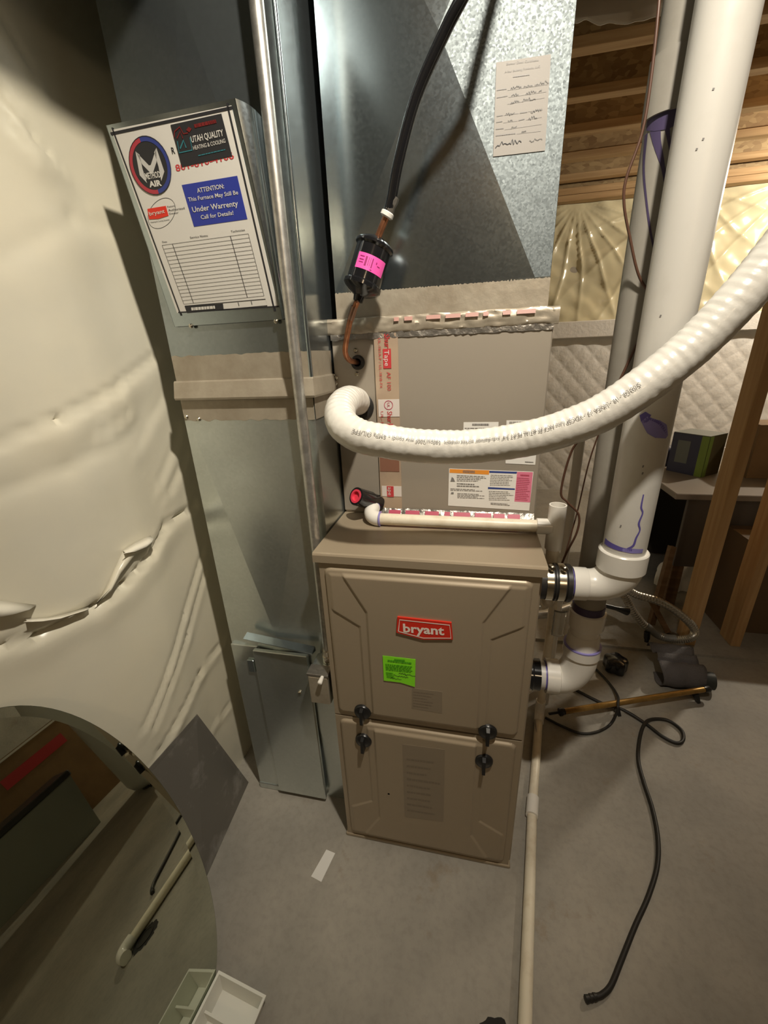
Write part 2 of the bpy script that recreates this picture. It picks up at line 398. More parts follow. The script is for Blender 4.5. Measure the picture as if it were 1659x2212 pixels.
# low step of the rear slab
fl = MB(); fl.box((0.47, 0.945, 0.0), (5.7, 3.2, 0.012))
struct(fl.build('floor_rear', M['concrete']))
# floor saw-cut line in front of the rear slab is the step edge itself

# left wall under plastic sheet: height field over (y, z)
def seg_d(p, a, b):
    ab = b - a; t = max(0, min(1, (p - a).dot(ab) / ab.length_squared)); q = a + ab * t
    s = ab.x * (p.y - a.y) - ab.y * (p.x - a.x)
    return (p - q).length, s, t
WX = -0.402
def wyz(px, py):
    p = at(px, py, 'x', WX); return V((p.y, p.z))
CREASE = []   # (a, b, width, groove depth, ridge height, ridge width)
def crease(pts, w, g, rdg, rw):
    P = [wyz(*p) for p in pts]
    for i in range(len(P) - 1): CREASE.append((P[i], P[i + 1], w, g, rdg, rw))
crease([(0, 966), (130, 905), (253, 838), (340, 768)], 0.010, 0.009, 0.013, 0.030)
crease([(217, 939), (276, 894)], 0.006, 0.004, 0.010, 0.016)
crease([(0, 1075), (150, 1010), (290, 930)], 0.02, 0.003, 0.006, 0.05)
crease([(427, 1090), (362, 1138), (330, 1192), (271, 1260), (217, 1312), (120, 1375), (0, 1428)], 0.012, 0.016, 0.008, 0.03)
crease([(445, 1187), (400, 1330), (360, 1450), (316, 1575)], 0.008, 0.010, 0.006, 0.016)
crease([(447, 1233), (405, 1380), (365, 1480), (334, 1575)], 0.007, 0.010, 0.006, 0.014)
crease([(483, 1386), (434, 1454), (375, 1571), (340, 1640)], 0.008, 0.012, 0.010, 0.018)
crease([(520, 1500), (470, 1560), (420, 1640)], 0.007, 0.008, 0.008, 0.014)
crease([(405, 980), (370, 1060)], 0.014, 0.006, 0.010, 0.025)
crease([(390, 930), (350, 1040)], 0.012, 0.004, 0.010, 0.022)
crease([(360, 850), (300, 960)], 0.012, 0.003, 0.007, 0.022)
crease([(0, 30), (70, 140)], 0.012, 0.008, 0.014, 0.02)
crease([(0, 190), (75, 290), (110, 330)], 0.014, 0.008, 0.014, 0.024)
crease([(0, 250), (60, 320)], 0.010, 0.006, 0.010, 0.02)
crease([(0, 560), (160, 470), (260, 490)], 0.02, 0.003, 0.006, 0.04)
def wall_h(y, z):
    p = V((y, z)); h = 0.0
    if -0.75 < y < 0.45:
        for a, b, w, g, rd, rw in CREASE:
            if min(a.x, b.x) - 0.12 > y or max(a.x, b.x) + 0.12 < y or min(a.y, b.y) - 0.12 > z or max(a.y, b.y) + 0.12 < z: continue
            d, s, t = seg_d(p, a, b); k = math.exp(-(d / w) ** 2)
            h -= 0.7 * g * math.exp(-(d / (w * 0.6)) ** 2)
            side = 1.0 if s > 0 else -1.0
            sd = d * (1 if b.x > a.x else -1) * side
            h += 0.28 * rd * math.exp(-((sd + rw * 0.9) / rw) ** 2) * math.exp(-(max(0, d - rw * 2) / rw) ** 2)
    h += 0.006 * mnoise.noise(V((y * 3.1, z * 2.3, 0.4))) + 0.0018 * mnoise.noise(V((y * 9 + z * 3, z * 5 - y * 2, 2.4)))
    # bay between two studs
    h -= 0.008 * sm(-0.02, 0.09, y) * (1 - sm(0.30, 0.36, y))
    return h
def wall_x(y, z):
    return WX - 0.06 * sm(-0.05, -0.40, y) + wall_h(y, z)
ys = [-6.0, -4.0, -2.8, -2.2, -1.6, -1.2, -0.9] + [-0.7 + 0.0075 * i for i in range(154)] + [0.5, 0.7, 1.0, 1.5, 2.0, 2.6, 3.2]
zs = [0.012 * i for i in range(167)] + [2.06, 2.2, 2.37, 2.65]
wl = MB(); wl.add([(wall_x(y, z), y, z) for z in zs for y in ys],
    [(j * len(ys) + i, j * len(ys) + i + 1, (j + 1) * len(ys) + i + 1, (j + 1) * len(ys) + i) for j in range(len(zs) - 1) for i in range(len(ys) - 1)])
WL = struct(wl.build('wall_left', M['poly_left'], smooth=70))
# lifted, curled edges of the overlapping plastic sheets
def flap(P, lift, name='sheet_flap', m='poly_lip'):
    """P: list of (upper px, lower px) pairs; lower edge is lifted off the wall"""
    mb = MB(); U = []; L = []
    for (a, b) in P:
        p = at(*a, 'x', WX); x = wall_x(p.y, p.z) + 0.002; U.append(V((x, p.y, p.z)))
        q_ = at(*b, 'x', WX + lift); L.append(V((wall_x(q_.y, q_.z) + lift, q_.y, q_.z)))
    n = len(U); mid = [U[i].lerp(L[i], 0.5) + V((lift * 0.35, 0, 0)) for i in range(n)]
    mb.add(U + mid + L, [(r * n + i, r * n + i + 1, (r + 1) * n + i + 1, (r + 1) * n + i) for r in range(2) for i in range(n - 1)])
    o = mb.build(name, M[m], WL, smooth=80)
    md = o.modifiers.new('s', 'SOLIDIFY'); md.thickness = 0.0012
    return o
flap([((-40, 1296), (-40, 1340)), ((0, 1300), (0, 1341)), ((50, 1304), (52, 1338)), ((108, 1311), (75, 1332))], 0.024)
flap([((90, 1342), (92, 1349)), ((130, 1338), (126, 1347)), ((170, 1326), (158, 1340)), ((209, 1313), (200, 1322))], 0.018)
flap([((264, 1190), (266, 1197)), ((290, 1174), (292, 1192)), ((312, 1163), (316, 1182)), ((325, 1158), (328, 1172))], 0.020)
flap([((221, 1300), (224, 1310)), ((236, 1262), (246, 1275)), ((249, 1228), (262, 1240)), ((264, 1192), (290, 1200)), ((320, 1172), (326, 1180))], 0.012, m='poly_left')

# back wall: foundation with quilted blanket below, plastic sheet above
YB = 3.2
struct(MB().box((-0.6, YB + 0.05, 0), (5.8, YB + 0.2, 2.65)).build('wall_back', M['concrete']))
BW = bpy.data.objects['wall_back']
def quilt(u, v):
    x = 0.35 + 3.2 * u; z = 1.33 * v
    a = (x + z * 0.95) / 0.15; b = (x - z * 0.95) / 0.15
    h = abs(math.sin(math.pi * a)) ** 0.5 * abs(math.sin(math.pi * b)) ** 0.5
    return (x, YB + 0.040 - 0.009 * h - 0.008 * mnoise.noise(V((x * 4, z * 4, 1))), z)
MB().grid(340, 145, quilt).build('quilted_blanket', M['quilt'], BW, smooth=60)
MB().bbox((0.3, YB - 0.025, 1.325), (3.6, YB + 0.05, 1.452), 0.006).build('ledge_strip', M['quilt'], BW)
def bpoly(u, v):
    x = 0.3 + 3.3 * u; z = 1.44 + 0.82 * v; h = 0
    for (cx, cz, n) in ((1.02, 2.28, 11), (1.75, 2.3, 9), (2.45, 2.3, 11)):
        dx, dz = x - cx, z - cz; a = math.atan2(dz, dx); rr = math.hypot(dx, dz)
        h += 0.020 * (1 - abs(math.sin(a * n + 0.6 * mnoise.noise(V((x * 3, z * 3, cx)))))) ** 3 * min(1, rr * 3) * math.exp(-rr * 1.1)
    h += 0.03 * mnoise.noise(V((x * 3, z * 3, 5))) + 0.012 * mnoise.noise(V((x * 9 + z * 7, z * 8 - x * 4, 9)))
    return (x, YB + 0.03 - h, z)
MB().grid(330, 90, bpoly).build('plastic_sheet', M['poly_back'], BW, smooth=75)
# top plates
MB().bbox((-0.6, YB - 0.06, 2.262), (3.7, YB + 0.05, 2.30), 0.002).build('top_plate', M['wood_x'], BW)
MB().bbox((-0.6, YB - 0.055, 2.303), (3.7, YB + 0.05, 2.345), 0.002).build('top_plate', M['wood_x'], BW)
MB().box((-0.6, YB + 0.0, 2.35), (3.7, YB + 0.05, 2.65)).build('rim_board', M['osb'], BW)

struct(MB().box((5.7, -6.0, 0), (5.85, 3.4, 2.65)).build('wall_right', M['concrete']))
struct(MB().box((-0.6, -6.15, 0), (5.85, -6.0, 2.65)).build('wall_front', M['concrete']))
WF = bpy.data.objects['wall_front']
for i in range(15):
    x = -0.35 + 0.406 * i; MB().bbox((x, -6.0, 0.0), (x + 0.038, -5.91, 2.37), 0.002).build('stud', M['wood_z'], WF)
# ceiling deck with I-joists running along x
CE = struct(MB().box((-0.6, -6.0, 2.62), (5.75, 3.4, 2.65)).build('ceiling', M['osb']))
for k in range(25):
    y = 3.085 - 0.365 * k
    if y > 3.1: continue
    j = MB().box((-0.6, y - 0.005, 2.40), (5.7, y + 0.005, 2.60)).build('joist', M['osb'], CE)
    MB().bbox((-0.6, y - 0.03, 2.365), (5.7, y + 0.03, 2.403), 0.002).build('bottom_flange', M['wood_x'], j)
    MB().bbox((-0.6, y - 0.03, 2.582), (5.7, y + 0.03, 2.62), 0.002).build('top_flange', M['wood_x'], j)

# white plastic scrap hanging from the joists
def scrap(u, v):
    x = 0.50 + 0.62 * u; lo = 2.345 + 0.012 * math.sin(u * 9) - 0.05 * sm(0.70, 0.78, u) * (1 - sm(0.9, 1.0, u)) + 0.015 * mnoise.noise(V((u * 14, 0, 0)))
    z = 2.60 + (lo - 2.60) * v
    return (x, 1.47 - 0.03 * v + 0.02 * mnoise.noise(V((x * 7, z * 7, 3))), z)
o = MB().grid(60, 24, scrap).build('hanging_plastic', M['label'], None, smooth=70, origin=(0.8, 1.47, 2.36))
md = o.modifiers.new('s', 'SOLIDIFY'); md.thickness = 0.002
tag(o, 'ragged white plastic sheet hanging from the ceiling joists', 'plastic sheet')

# bulb above the frame, with a reflector added to narrow its light
LD = (AIM - BULB).normalized()
t = thing('lamp', 'bulb in a clamp holder under the joists, with an added reflector aimed at the furnace', 'lamp', (BULB.x, BULB.y, 2.365))
q = BULB - LD * 0.012
MB().lathe(q, -LD, [(0, 0.046), (0.006, 0.047), (0.03, 0.040), (0.06, 0.024), (0.075, 0.016)], 24, False).build('added_reflector', M['porcelain'], t, smooth=50)
MB().lathe(q - LD * 0.07, -LD, [(0, 0.018), (0.03, 0.02), (0.034, 0.014)], 20).build('lamp_holder', M['rubber'], t, smooth=40)
MB().tube([q - LD * 0.10, V((BULB.x + 0.02, BULB.y - 0.03, 2.375))], 0.006, 8).build('clamp_arm', M['steel'], t)

for (x, y, z, lbl) in ((2.75, 2.35, 2.22, 'bare bulb in porcelain holder by the back wall, right of the view'), (1.05, -2.75, 2.24, 'bare bulb in porcelain holder behind the camera')):
    t = thing('ceiling_lamp', lbl, 'lamp', (x, y, 2.62), 'bare ceiling bulbs')
    MB().lathe((x, y, 2.62), (0, 0, -1), [(0, 0.055), (0.02, 0.05), (0.04, 0.034), (0.06, 0.03)], 24).build('lamp_holder', M['porcelain'], t, smooth=40)
    MB().tube([(x, y, 2.565), (x, y, z + 0.11)], 0.006, 10).build('cord', M['rubber'], t, smooth=40)
    MB().lathe((x, y, z + 0.045), (0, 0, 1), [(0, 0.012), (0.012, 0.026), (0.03, 0.028), (0.05, 0.018), (0.07, 0.014)], 20).build('bulb', M['bulb'], t, smooth=50)

# ------------------------------------------------------------------ furnace
W, H = 0.4477, 0.889
FU = thing('furnace', 'tan gas furnace with red badge and green sticker on its doors', 'furnace', (W / 2, 0.37, 0))
MB().bbox((0.001, 0.012, 0.004), (W - 0.001, 0.74, H - 0.018), 0.003).build('cabinet', M['paint'], FU)
cap = MB(); c = 0.004
prof = [(0.745, H - 0.021), (0.745, H), (0.0, H), (-0.004, H - 0.0015), (-0.006, H - 0.005), (-0.006, H - 0.021), (0.006, H - 0.021), (0.012, H - 0.012), (0.74, H - 0.012)]
cap.loft([[(x, y, z) for y, z in prof] for x in (-0.003, W + 0.003)])
cap.build('top_cap', M['paint'], FU)
def door(name, z0, z1, up):
    x0, x1 = 0.007, W - 0.007; zc0, zc1 = z0, z1
    xc = W / 2
    def h(x, z):
        # distance to the rim of the raised panel (rounded rectangle)
        mx, mz = 0.012, 0.014
        a0, a1, b0, b1 = x0 + mx, x1 - mx, z0 + mz, z1 - (0.010 if up else 0.008)
        r = 0.014
        qx = abs(x - (a0 + a1) / 2) - (a1 - a0) / 2 + r; qz = abs(z - (b0 + b1) / 2) - (b1 - b0) / 2 + r
        d = math.hypot(max(qx, 0), max(qz, 0)) + min(max(qx, qz), 0) - r
        s = abs(x - xc)
        # outward flare of the centre panel near the far end
        f = (z - (z1 - 0.105)) if up else ((z0 + 0.105) - z)
        f = max(0.0, f)
        d1 = (s - (0.118 + f * 0.55)) * (0.88 if f > 0 else 1)
        d2v = s - 0.136
        g = (z - (z1 - 0.145)) if up else ((z0 + 0.16) - z)
        d2d = ((s - 0.136) * 0.62 - g) if True else 0
        d2 = max(d2v, (s - 0.136) * 0.50 - g * 0.86)
        d2 = min(d2v, -(g - (s - 0.136) * (0.62)) * 0.85) if g > -0.0 else d2v
        tt = min(1, max(0, -d / 0.0075)); v = 0.0062 * math.sqrt(max(0.0, 1 - (1 - tt) ** 2))
        v += 0.0035 * (1 - sm(-0.003, 0.0035, d1)) * (1 - sm(-0.016, -0.006, d))
        v += 0.0028 * (1 - sm(-0.003, 0.003, d2)) * (1 - sm(-0.016, -0.006, d))
        return v
    nx, nz = 290, 320
    mb = MB()
    mb.grid(nx, nz, lambda u, v: (x0 + (x1 - x0) * u, -h(x0 + (x1 - x0) * u, z0 + (z1 - z0) * v), z0 + (z1 - z0) * v))
    # rim returning to the cabinet
    for (xa, za, xb, zb) in ((x0, z0, x1, z0), (x1, z0, x1, z1), (x1, z1, x0, z1), (x0, z1, x0, z0)):
        mb.add([(xa, 0, za), (xb, 0, zb), (xb, 0.0125, zb), (xa, 0.0125, za)], [(0, 3, 2, 1)])
    return mb.build(name, M['paint'], FU, smooth=45)
D1 = door('upper_door', 0.4535, 0.8655, True)
D2 = door('lower_door', 0.012, 0.4485, False)
# black quarter-turn knobs
for i, (x, z) in enumerate(((0.080, 0.480), (0.365, 0.474), (0.077, 0.388), (0.361, 0.383))):
    d = D1 if i < 2 else D2
    k = MB().lathe((x, -0.004, z), (0, -1, 0), [(0, 0.0205), (0.006, 0.0205), (0.009, 0.0185), (0.010, 0.012), (0.012, 0.009)], 28).build('knob', M['black'], d, smooth=40)
    g = MB(); dz = -0.002
    g.loft([[(x - 0.0042, -0.010, z + 0.017), (x + 0.0042, -0.010, z + 0.017), (x + 0.0042, -0.010, z - 0.025), (x - 0.0042, -0.010, z - 0.025)],
            [(x - 0.0036, -0.024, z + 0.013), (x + 0.0036, -0.024, z + 0.013), (x + 0.0036, -0.027, z - 0.023), (x - 0.0036, -0.027, z - 0.023)]])
    g.build('knob_grip', M['black'], k)
PF = Pl((0, -0.0093, 0), (1, 0, 0), (0, 0, 1))
PF1 = Pl((0, -0.0122, 0), (1, 0, 0), (0, 0, 1))
# badge
bd = MB(); quad(bd, PF1, [(857, 1364), (914.5, 1379), (978.5, 1379), (975.5, 1343), (859, 1330.5)], 0.004, 0.004)
BD = lab(bd.build('badge', M['badge_red'], D1), 'red name badge with pointed lower edge')
bo = MB(); bp = [(861.5, 1361), (914.5, 1375.2), (974.5, 1375.5), (971.5, 1347.5), (864, 1336)]
pts = [PF1.px(*p) for p in bp]; stroke(bo, PF1, pts + [pts[0]], 0.0021, 0.0046); bo.build('badge_border', M['badge_white'], BD)
bt = MB(); textpx(bt, PF1, 'bryant', (872, 1362), (960, 1368.5), 18.5, 0.0048, 0.028); bt.build('lettering', M['badge_white'], BD)
# green sticker
gs = MB(); quad(gs, PF1, [(829.5, 1468.5), (866, 1473), (896.5, 1482.5), (898, 1423), (827, 1415)], 0.0022, 0.0006)
GS = lab(gs.build('sticker', M['green'], D1), 'fluorescent green paper sticker')
gi = MB(); bars(gi, PF1, [(852, 1421), (875, 1423), (875, 1427), (852, 1425)], 1, 0.003, 0.8, 2, 0)
bars(gi, PF1, [(838, 1423), (889, 1429), (889, 1433), (838, 1427)], 1, 0.003, 0.9, 3, 0)
bars(gi, PF1, [(833, 1431), (892, 1437), (892, 1452), (834, 1446)], 5, 0.003, 0.45, 4, 0.1)
bars(gi, PF1, [(834, 1449), (852, 1451), (853, 1464), (836, 1462)], 4, 0.003, 0.45, 5, 0.2)
gi.build('fine_print', M['green_ink'], GS)
gw = MB(); scrawl(gw, PF1, (862, 1453), (898, 1458), 0.0030, 14, 0.0011, 0.003, 5); scrawl(gw, PF1, (850, 1456), (882, 1462), 0.0026, 12, 0.0010, 0.003, 6); scrawl(gw, PF1, (845, 1462), (868, 1466), 0.0022, 9, 0.0010, 0.003, 8)
gw.build('handwriting', M['ink'], GS)
# faded printed plates
fd = MB(); quad(fd, PF1, [(889, 1530), (955, 1541), (955, 1494), (890, 1486)], 0.0006, 0.0004); FD = fd.build('faded_label', M['faded'], D1)
f2 = MB(); bars(f2, PF1, [(893, 1491), (951, 1498), (951, 1536), (892, 1527)], 6, 0.0009, 0.3, 11, 0.5); f2.build('fine_print', M['faded2'], FD)
fd = MB(); quad(fd, PF1, [(874, 1764), (958, 1775), (961, 1619), (869, 1607)], 0.0006, 0.0004); FD = fd.build('faded_label', M['faded'], D2)
f2 = MB(); bars(f2, PF1, [(878, 1632), (955, 1642), (954, 1768), (880, 1756)], 9, 0.0009, 0.22, 12, 0.5); f2.build('fine_print', M['faded2'], FD)
sc = at(840, 1713, 'y', -0.010)
MB().lathe((sc.x, -0.008, sc.z), (0, -1, 0), [(0, 0.0045), (0.003, 0.0045), (0.0045, 0.003)], 10).build('screw', M['steel'], D2, smooth=30)
# side studs and bottom lip
for px, py in ((1171, 1311), (1150, 1493)):
    MB().lathe((W + 0.0, 0.03, at(px, py, 'y', 0.03).z), (1, 0, 0), [(0, 0.005), (0.004, 0.0045), (0.006, 0.002)], 10).build('screw', M['steel'], FU, smooth=30)
MB().bbox((0.002, -0.003, 0.0), (W - 0.002, 0.02, 0.011), 0.002).build('bottom_rail', M['paint'], FU)

# ------------------------------------------------------------------ evaporator coil cabinet
YC = 0.2236; ZC0, ZC1 = H, 1.305
CO = thing('evaporator_coil', 'tan evaporator coil cabinet between the furnace and the metal plenum', 'coil cabinet', (0.226, 0.48, H))
MB().bbox((0.0, YC + 0.004, ZC0), (0.452, 0.72, ZC1), 0.002).build('case', M['coil_paint'], CO)
MB().bbox((-0.002, YC + 0.001, ZC0 + 0.006), (0.096, YC + 0.006, ZC1 - 0.004), 0.0012).build('fill_panel', M['coil_paint'], CO)
MB().bbox((0.0985, YC - 0.004, ZC0 + 0.010), (0.454, YC + 0.006, ZC1 - 0.004), 0.0025).build('front_panel', M['coil_paint'], CO)
PCF = Pl((0, YC - 0.0042, 0), (1, 0, 0), (0, 0, 1)); PCL = Pl((0, YC + 0.001, 0), (1, 0, 0), (0, 0, 1))
# crumpled foil tape lip on top
lip = MB()
def lipf(u, v):
    x = -0.006 + 0.468 * u; a = v * math.pi
    r = 0.0155 + 0.006 * mnoise.noise(V((x * 60, v * 5, 0)))
    return (x, YC - 0.0025 - 0.0065 * (math.sin(a) ** 0.45) * (r / 0.0155) - 0.002 * mnoise.noise(V((x * 45, v * 9, 6))), 1.318 + 0.016 * math.cos(a) + 0.002 * mnoise.noise(V((x * 25, 3, 1))))
lip.grid(120, 10, lipf); lip.box((-0.004, YC - 0.002, 1.304), (0.460, YC + 0.03, 1.333))
LIP = lip.build('taped_flange', M['foil'], CO, smooth=50)
fb = MB(); fb.grid(90, 3, lambda u, v: (-0.002 + 0.456 * u, YC - 0.0062 - 0.003 * mnoise.noise(V((u * 60, v * 3, 2))), 1.304 - 0.012 * v - 0.003 * mnoise.noise(V((u * 22, v, 4)))))
fb.build('foil_edge', M['foil_bright'], CO, smooth=40)
# vertical tape strip
tp = MB(); tp.box((0.094, YC - 0.0056, ZC0 + 0.012), (0.146, YC - 0.0038, ZC1 - 0.004)); TP = lab(tp.build('tape_strip', M['clear_tape'], CO), 'clear tape strip with red print over the panel seam')
PT = Pl((0, YC - 0.0058, 0), (1, 0, 0), (0, 0, 1))
for (za, zb) in ((1.128, 1.166), (0.938, 0.964)):
    MB().box((0.098, YC - 0.0066, za), (0.146, YC - 0.0058, zb)).build('white_patch', M['white_tape'], TP)
MB().box((0.096, YC - 0.0064, 1.0), (0.142, YC - 0.0058, 1.085)).build('brown_patch', mat('tape_brown', (0.24, 0.115, 0.075), 0.3), TP)
def vtext(mb, txt, x, ztop, zbot, h, off=0.0012, bold=0.0):
    # reads downwards
    text_on(mb, PT, txt, (x, ztop), (x, zbot), h, off, bold)
tr = MB(); vtext(tr, 'Shur', 0.1175, 1.300, 1.272, 0.0125, bold=0.012); tr.build('tape_print', M['red_print'], TP)
tr = MB(); vtext(tr, 'AF 100', 0.1200, 1.224, 1.185, 0.009); tr.build('tape_print', M['red_print'], TP)
tr = MB(); vtext(tr, 'UL-181A-P / UL-181B-FX', 0.1035, 1.292, 1.19, 0.006); tr.build('tape_print', M['red_print'], TP)
tr = MB(); vtext(tr, 'Shur', 0.1180, 1.140, 1.115, 0.0115, bold=0.012); tr.build('tape_print', M['red_print'], TP)
tr = MB(); vtext(tr, 'UL-181', 0.1030, 1.140, 1.10, 0.006); tr.build('tape_print', M['red_print'], TP)
for a, b in (((0.1130, YC - 0.0069, 1.231), (0.1305, YC - 0.0060, 1.2705)), ((0.1145, YC - 0.0069, 1.078), (0.1305, YC - 0.0060, 1.112)), ((0.1105, YC - 0.0074, 0.937), (0.1270, YC - 0.0067, 0.964))): MB().box(a, b).build('tape_logo', M['red_print'], TP)
for a in (('Tape', 0.1165, 1.268, 1.236, 0.0105, 0.0016), ('Tape', 0.1170, 1.110, 1.082, 0.0095, 0.0016), ('ape', 0.1135, 0.962, 0.941, 0.0095, 0.0022)):
    tw = MB(); vtext(tw, *a); tw.build('logo_print', M['white_tape'], TP)
ul = MB(); stroke(ul, PT, [(0.1215 + 0.0095 * math.cos(i * math.pi / 12), 1.1535 + 0.0095 * math.sin(i * math.pi / 12)) for i in range(25)], 0.0014, 0.0014)
vtext(ul, 'UL', 0.1185, 1.159, 1.148, 0.006, 0.0014); ul.build('approval_mark', M['pink_print'], TP)
# bottom tape
bt_ = MB(); bt_.grid(90, 3, lambda u, v: (0.06 + 0.392 * u, YC - 0.006 - 0.012 * v - 0.003 * mnoise.noise(V((u * 40, v * 2, 7))), ZC0 + 0.018 - 0.017 * v + 0.002 * mnoise.noise(V((u * 33, v, 2)))))
BT = bt_.build('bottom_tape', M['foil_bright'], CO, smooth=40)
rr = random.Random(5); x = 0.115
while x < 0.43:
    w = rr.uniform(0.012, 0.04)
    bq = MB(); bq.add([(x, YC - 0.0125, ZC0 + 0.0165), (x + w, YC - 0.0125, ZC0 + 0.0165), (x + w, YC - 0.020, ZC0 + 0.0055), (x, YC - 0.020, ZC0 + 0.0055)], [(0, 3, 2, 1)]); bq.build('tape_print', M['pink_print'], BT); x += w + rr.uniform(0.004, 0.014)
x = 0.14
while x < 0.40:
    w = rr.uniform(0.010, 0.035)
    tq = MB(); tq.add([(x, YC - 0.0110, 1.3300), (x + w, YC - 0.0110, 1.3300), (x + w, YC - 0.0130, 1.3225), (x, YC - 0.0130, 1.3225)], [(0, 3, 2, 1)]); tq.build('tape_print', M['faded_pink'], LIP); x += w + rr.uniform(0.006, 0.03)
# labels on the panel
l1 = MB(); quad(l1, PCF, [(968, 1092), (1143, 1103), (1152.5, 1019), (970, 1012)], 0.0006, 0.0005)
L1 = lab(l1.build('warning_label', M['label'], CO), 'wide white warning label with orange, blue and pink blocks')
def blk(P, m, off=0.0009):
    b = MB(); quad(b, PCF, P, off, 0.0003); return b.build('colour_block', M[m], L1)
blk([(971, 1021), (1056, 1025), (1057, 1016), (971.5, 1013)], 'orange'); blk([(1057, 1021), (1116, 1023), (1117, 1019), (1057, 1017)], 'navy')
blk([(1054, 1056), (1112, 1058), (1112, 1055), (1054, 1052)], 'navy'); blk([(1111, 1083), (1145, 1085), (1151, 1020), (1117, 1019)], 'pink')
lp = MB(); bars(lp, PCF, [(987, 1025), (1050, 1028), (1050, 1041), (987, 1040)], 4, 0.0012, 0.4, 21); bars(lp, PCF, [(987, 1042), (1040, 1045), (1040, 1053), (987, 1052)], 2, 0.0012, 0.5, 22)
bars(lp, PCF, [(973, 1054), (1046, 1057), (1046, 1062), (973, 1060)], 2, 0.0012, 0.45, 23); bars(lp, PCF, [(988, 1064), (1049, 1067), (1049, 1078), (988, 1076)], 4, 0.0012, 0.4, 24)
bars(lp, PCF, [(1060, 1024), (1113, 1026), (1112, 1050), (1058, 1049)], 7, 0.0012, 0.3, 25); bars(lp, PCF, [(1056, 1059), (1110, 1061), (1108, 1082), (1056, 1081)], 6, 0.0012, 0.3, 26); bars(lp, PCF, [(1060, 1085), (1105, 1088), (1105, 1093), (1060, 1090)], 2, 0.0012, 0.5, 27)
quad(lp, PCF, [(973, 1040), (983, 1040), (980, 1033), (976, 1030)], 0.0012, 0.0002); quad(lp, PCF, [(974, 1067), (980, 1067), (980, 1063), (975, 1063)], 0.0012, 0.0002)
bars(lp, PCF, [(1000, 1015), (1026, 1016), (1026, 1022), (1000, 1021)], 2, 0.0014, 0.6, 28, 0)
lp.build('fine_print', M['ink_grey'], L1)
lq = MB(); bars(lq, PCF, [(1117, 1030), (1148, 1032), (1144, 1082), (1113, 1080)], 13, 0.0014, 0.35, 29); bars(lq, PCF, [(1124, 1024), (1143, 1025), (1143, 1029), (1124, 1028)], 1, 0.0014, 0.8, 30, 0); lq.build('fine_print', M['pink_print'], L1)
l2 = MB(); quad(l2, PCF, [(1000, 962), (1075, 964), (1077, 911.5), (1001.5, 912)], 0.0006, 0.0005); L2 = lab(l2.build('caution_label', M['label'], CO), 'small white caution label')
lp = MB(); bars(lp, PCF, [(1020, 914), (1056, 914), (1056, 920), (1020, 920)], 1, 0.0012, 0.7, 31, 0); bars(lp, PCF, [(1004, 923), (1074, 923), (1074, 955), (1004, 955)], 9, 0.0012, 0.4, 32, 0.15); lp.build('fine_print', M['ink_grey'], L2)
l3 = MB(); quad(l3, PCF, [(1092, 1001), (1156, 1004), (1165, 908), (1094, 908)], 0.0006, 0.0005); L3 = lab(l3.build('rating_label', M['label'], CO), 'tall white rating label')
lp = MB(); bars(lp, PCF, [(1100, 910), (1160, 910), (1160, 921), (1100, 921)], 4, 0.0012, 0.4, 33, 0.4); bars(lp, PCF, [(1097, 923), (1145, 923), (1144, 985), (1096, 985)], 10, 0.0012, 0.3, 34, 0.3); bars(lp, PCF, [(1134, 996), (1152, 997), (1152, 1000), (1134, 999)], 1, 0.0012, 0.7, 35, 0); lp.build('fine_print', M['ink_grey'], L3)
for px, py in ((768, 757), (771, 808), (726, 815), (725, 828)):
    p = at(px, py, 'y', YC); MB().lathe((p.x, YC + 0.001, p.z), (0, -1, 0), [(0, 0.0052), (0.003, 0.005), (0.005, 0.003)], 10).build('screw', M['steel'], CO, smooth=30)
# grommets around the two refrigerant lines
for px, py, r0, r1 in ((773, 783, 0.0085, 0.0155), (779, 879, 0.018, 0.031)):
    p = at(px, py, 'y', YC)
    MB().lathe((p.x, YC + 0.002, p.z), (0, -1, 0), [(0, r1), (0.004, r1), (0.008, r1 * 0.85), (0.008, r0), (0.001, r0)], 28).build('grommet', M['rubber'], CO, smooth=40)
# condensate ports: black stub with red plug
pa = at(818, 1086, 'y', YC - 0.002); pb = at(769, 1072, 'y', 0.162)
d = (pb - pa)
dr = MB().lathe(pa, d, [(0, 0.019), (d.length * 0.35, 0.019), (d.length * 0.4, 0.0215), (d.length, 0.0215), (d.length, 0.0165), (d.length - 0.012, 0.0165)], 24).build('drain_port', M['black_gloss'], CO, smooth=40)
MB().lathe(pa + d.normalized() * (d.length - 0.012), d, [(0, 0.0162), (0.006, 0.0162), (0.0135, 0.0165), (0.0135, 0.0115), (0.007, 0.0105), (0.007, 0.0)], 24, False).build('drain_plug', M['plug_red'], dr, smooth=40)

# ------------------------------------------------------------------ supply plenum
PX0, PX1 = 0.014, 0.440; PZ0, PZ1 = 1.333, 2.36; ZS0, ZS1 = 1.385, 2.12
PLN = thing('supply_plenum', 'galvanised supply plenum duct with certificate rising above the coil', 'duct', (0.227, 0.47, PZ0))
bx, bz = 0.227, 1.753
def facet(name, P, m): return MB().add(P, [tuple(range(len(P)))]).build(name, M[m], PLN)
ctr = (bx, YC - 0.012, bz)
TL, TR_, BL, BR = (PX0, YC, ZS1), (PX1, YC, ZS1), (PX0, YC, ZS0), (PX1 - 0.028, YC, ZS0)
nf = (V(TR_) - V(BR)).cross(V(ctr) - V(BR)).normalized()      # plane of the right facet
if nf.y > 0: nf = -nf
BR2 = (PX1, YC - (nf.x * (PX1 - BR[0])) / nf.y, ZS0)
facet('left_facet', [BL, ctr, TL], 'galv'); facet('lower_facet', [BL, BR, ctr], 'galv')
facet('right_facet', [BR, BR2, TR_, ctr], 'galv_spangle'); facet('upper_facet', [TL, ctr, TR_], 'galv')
sh = MB()
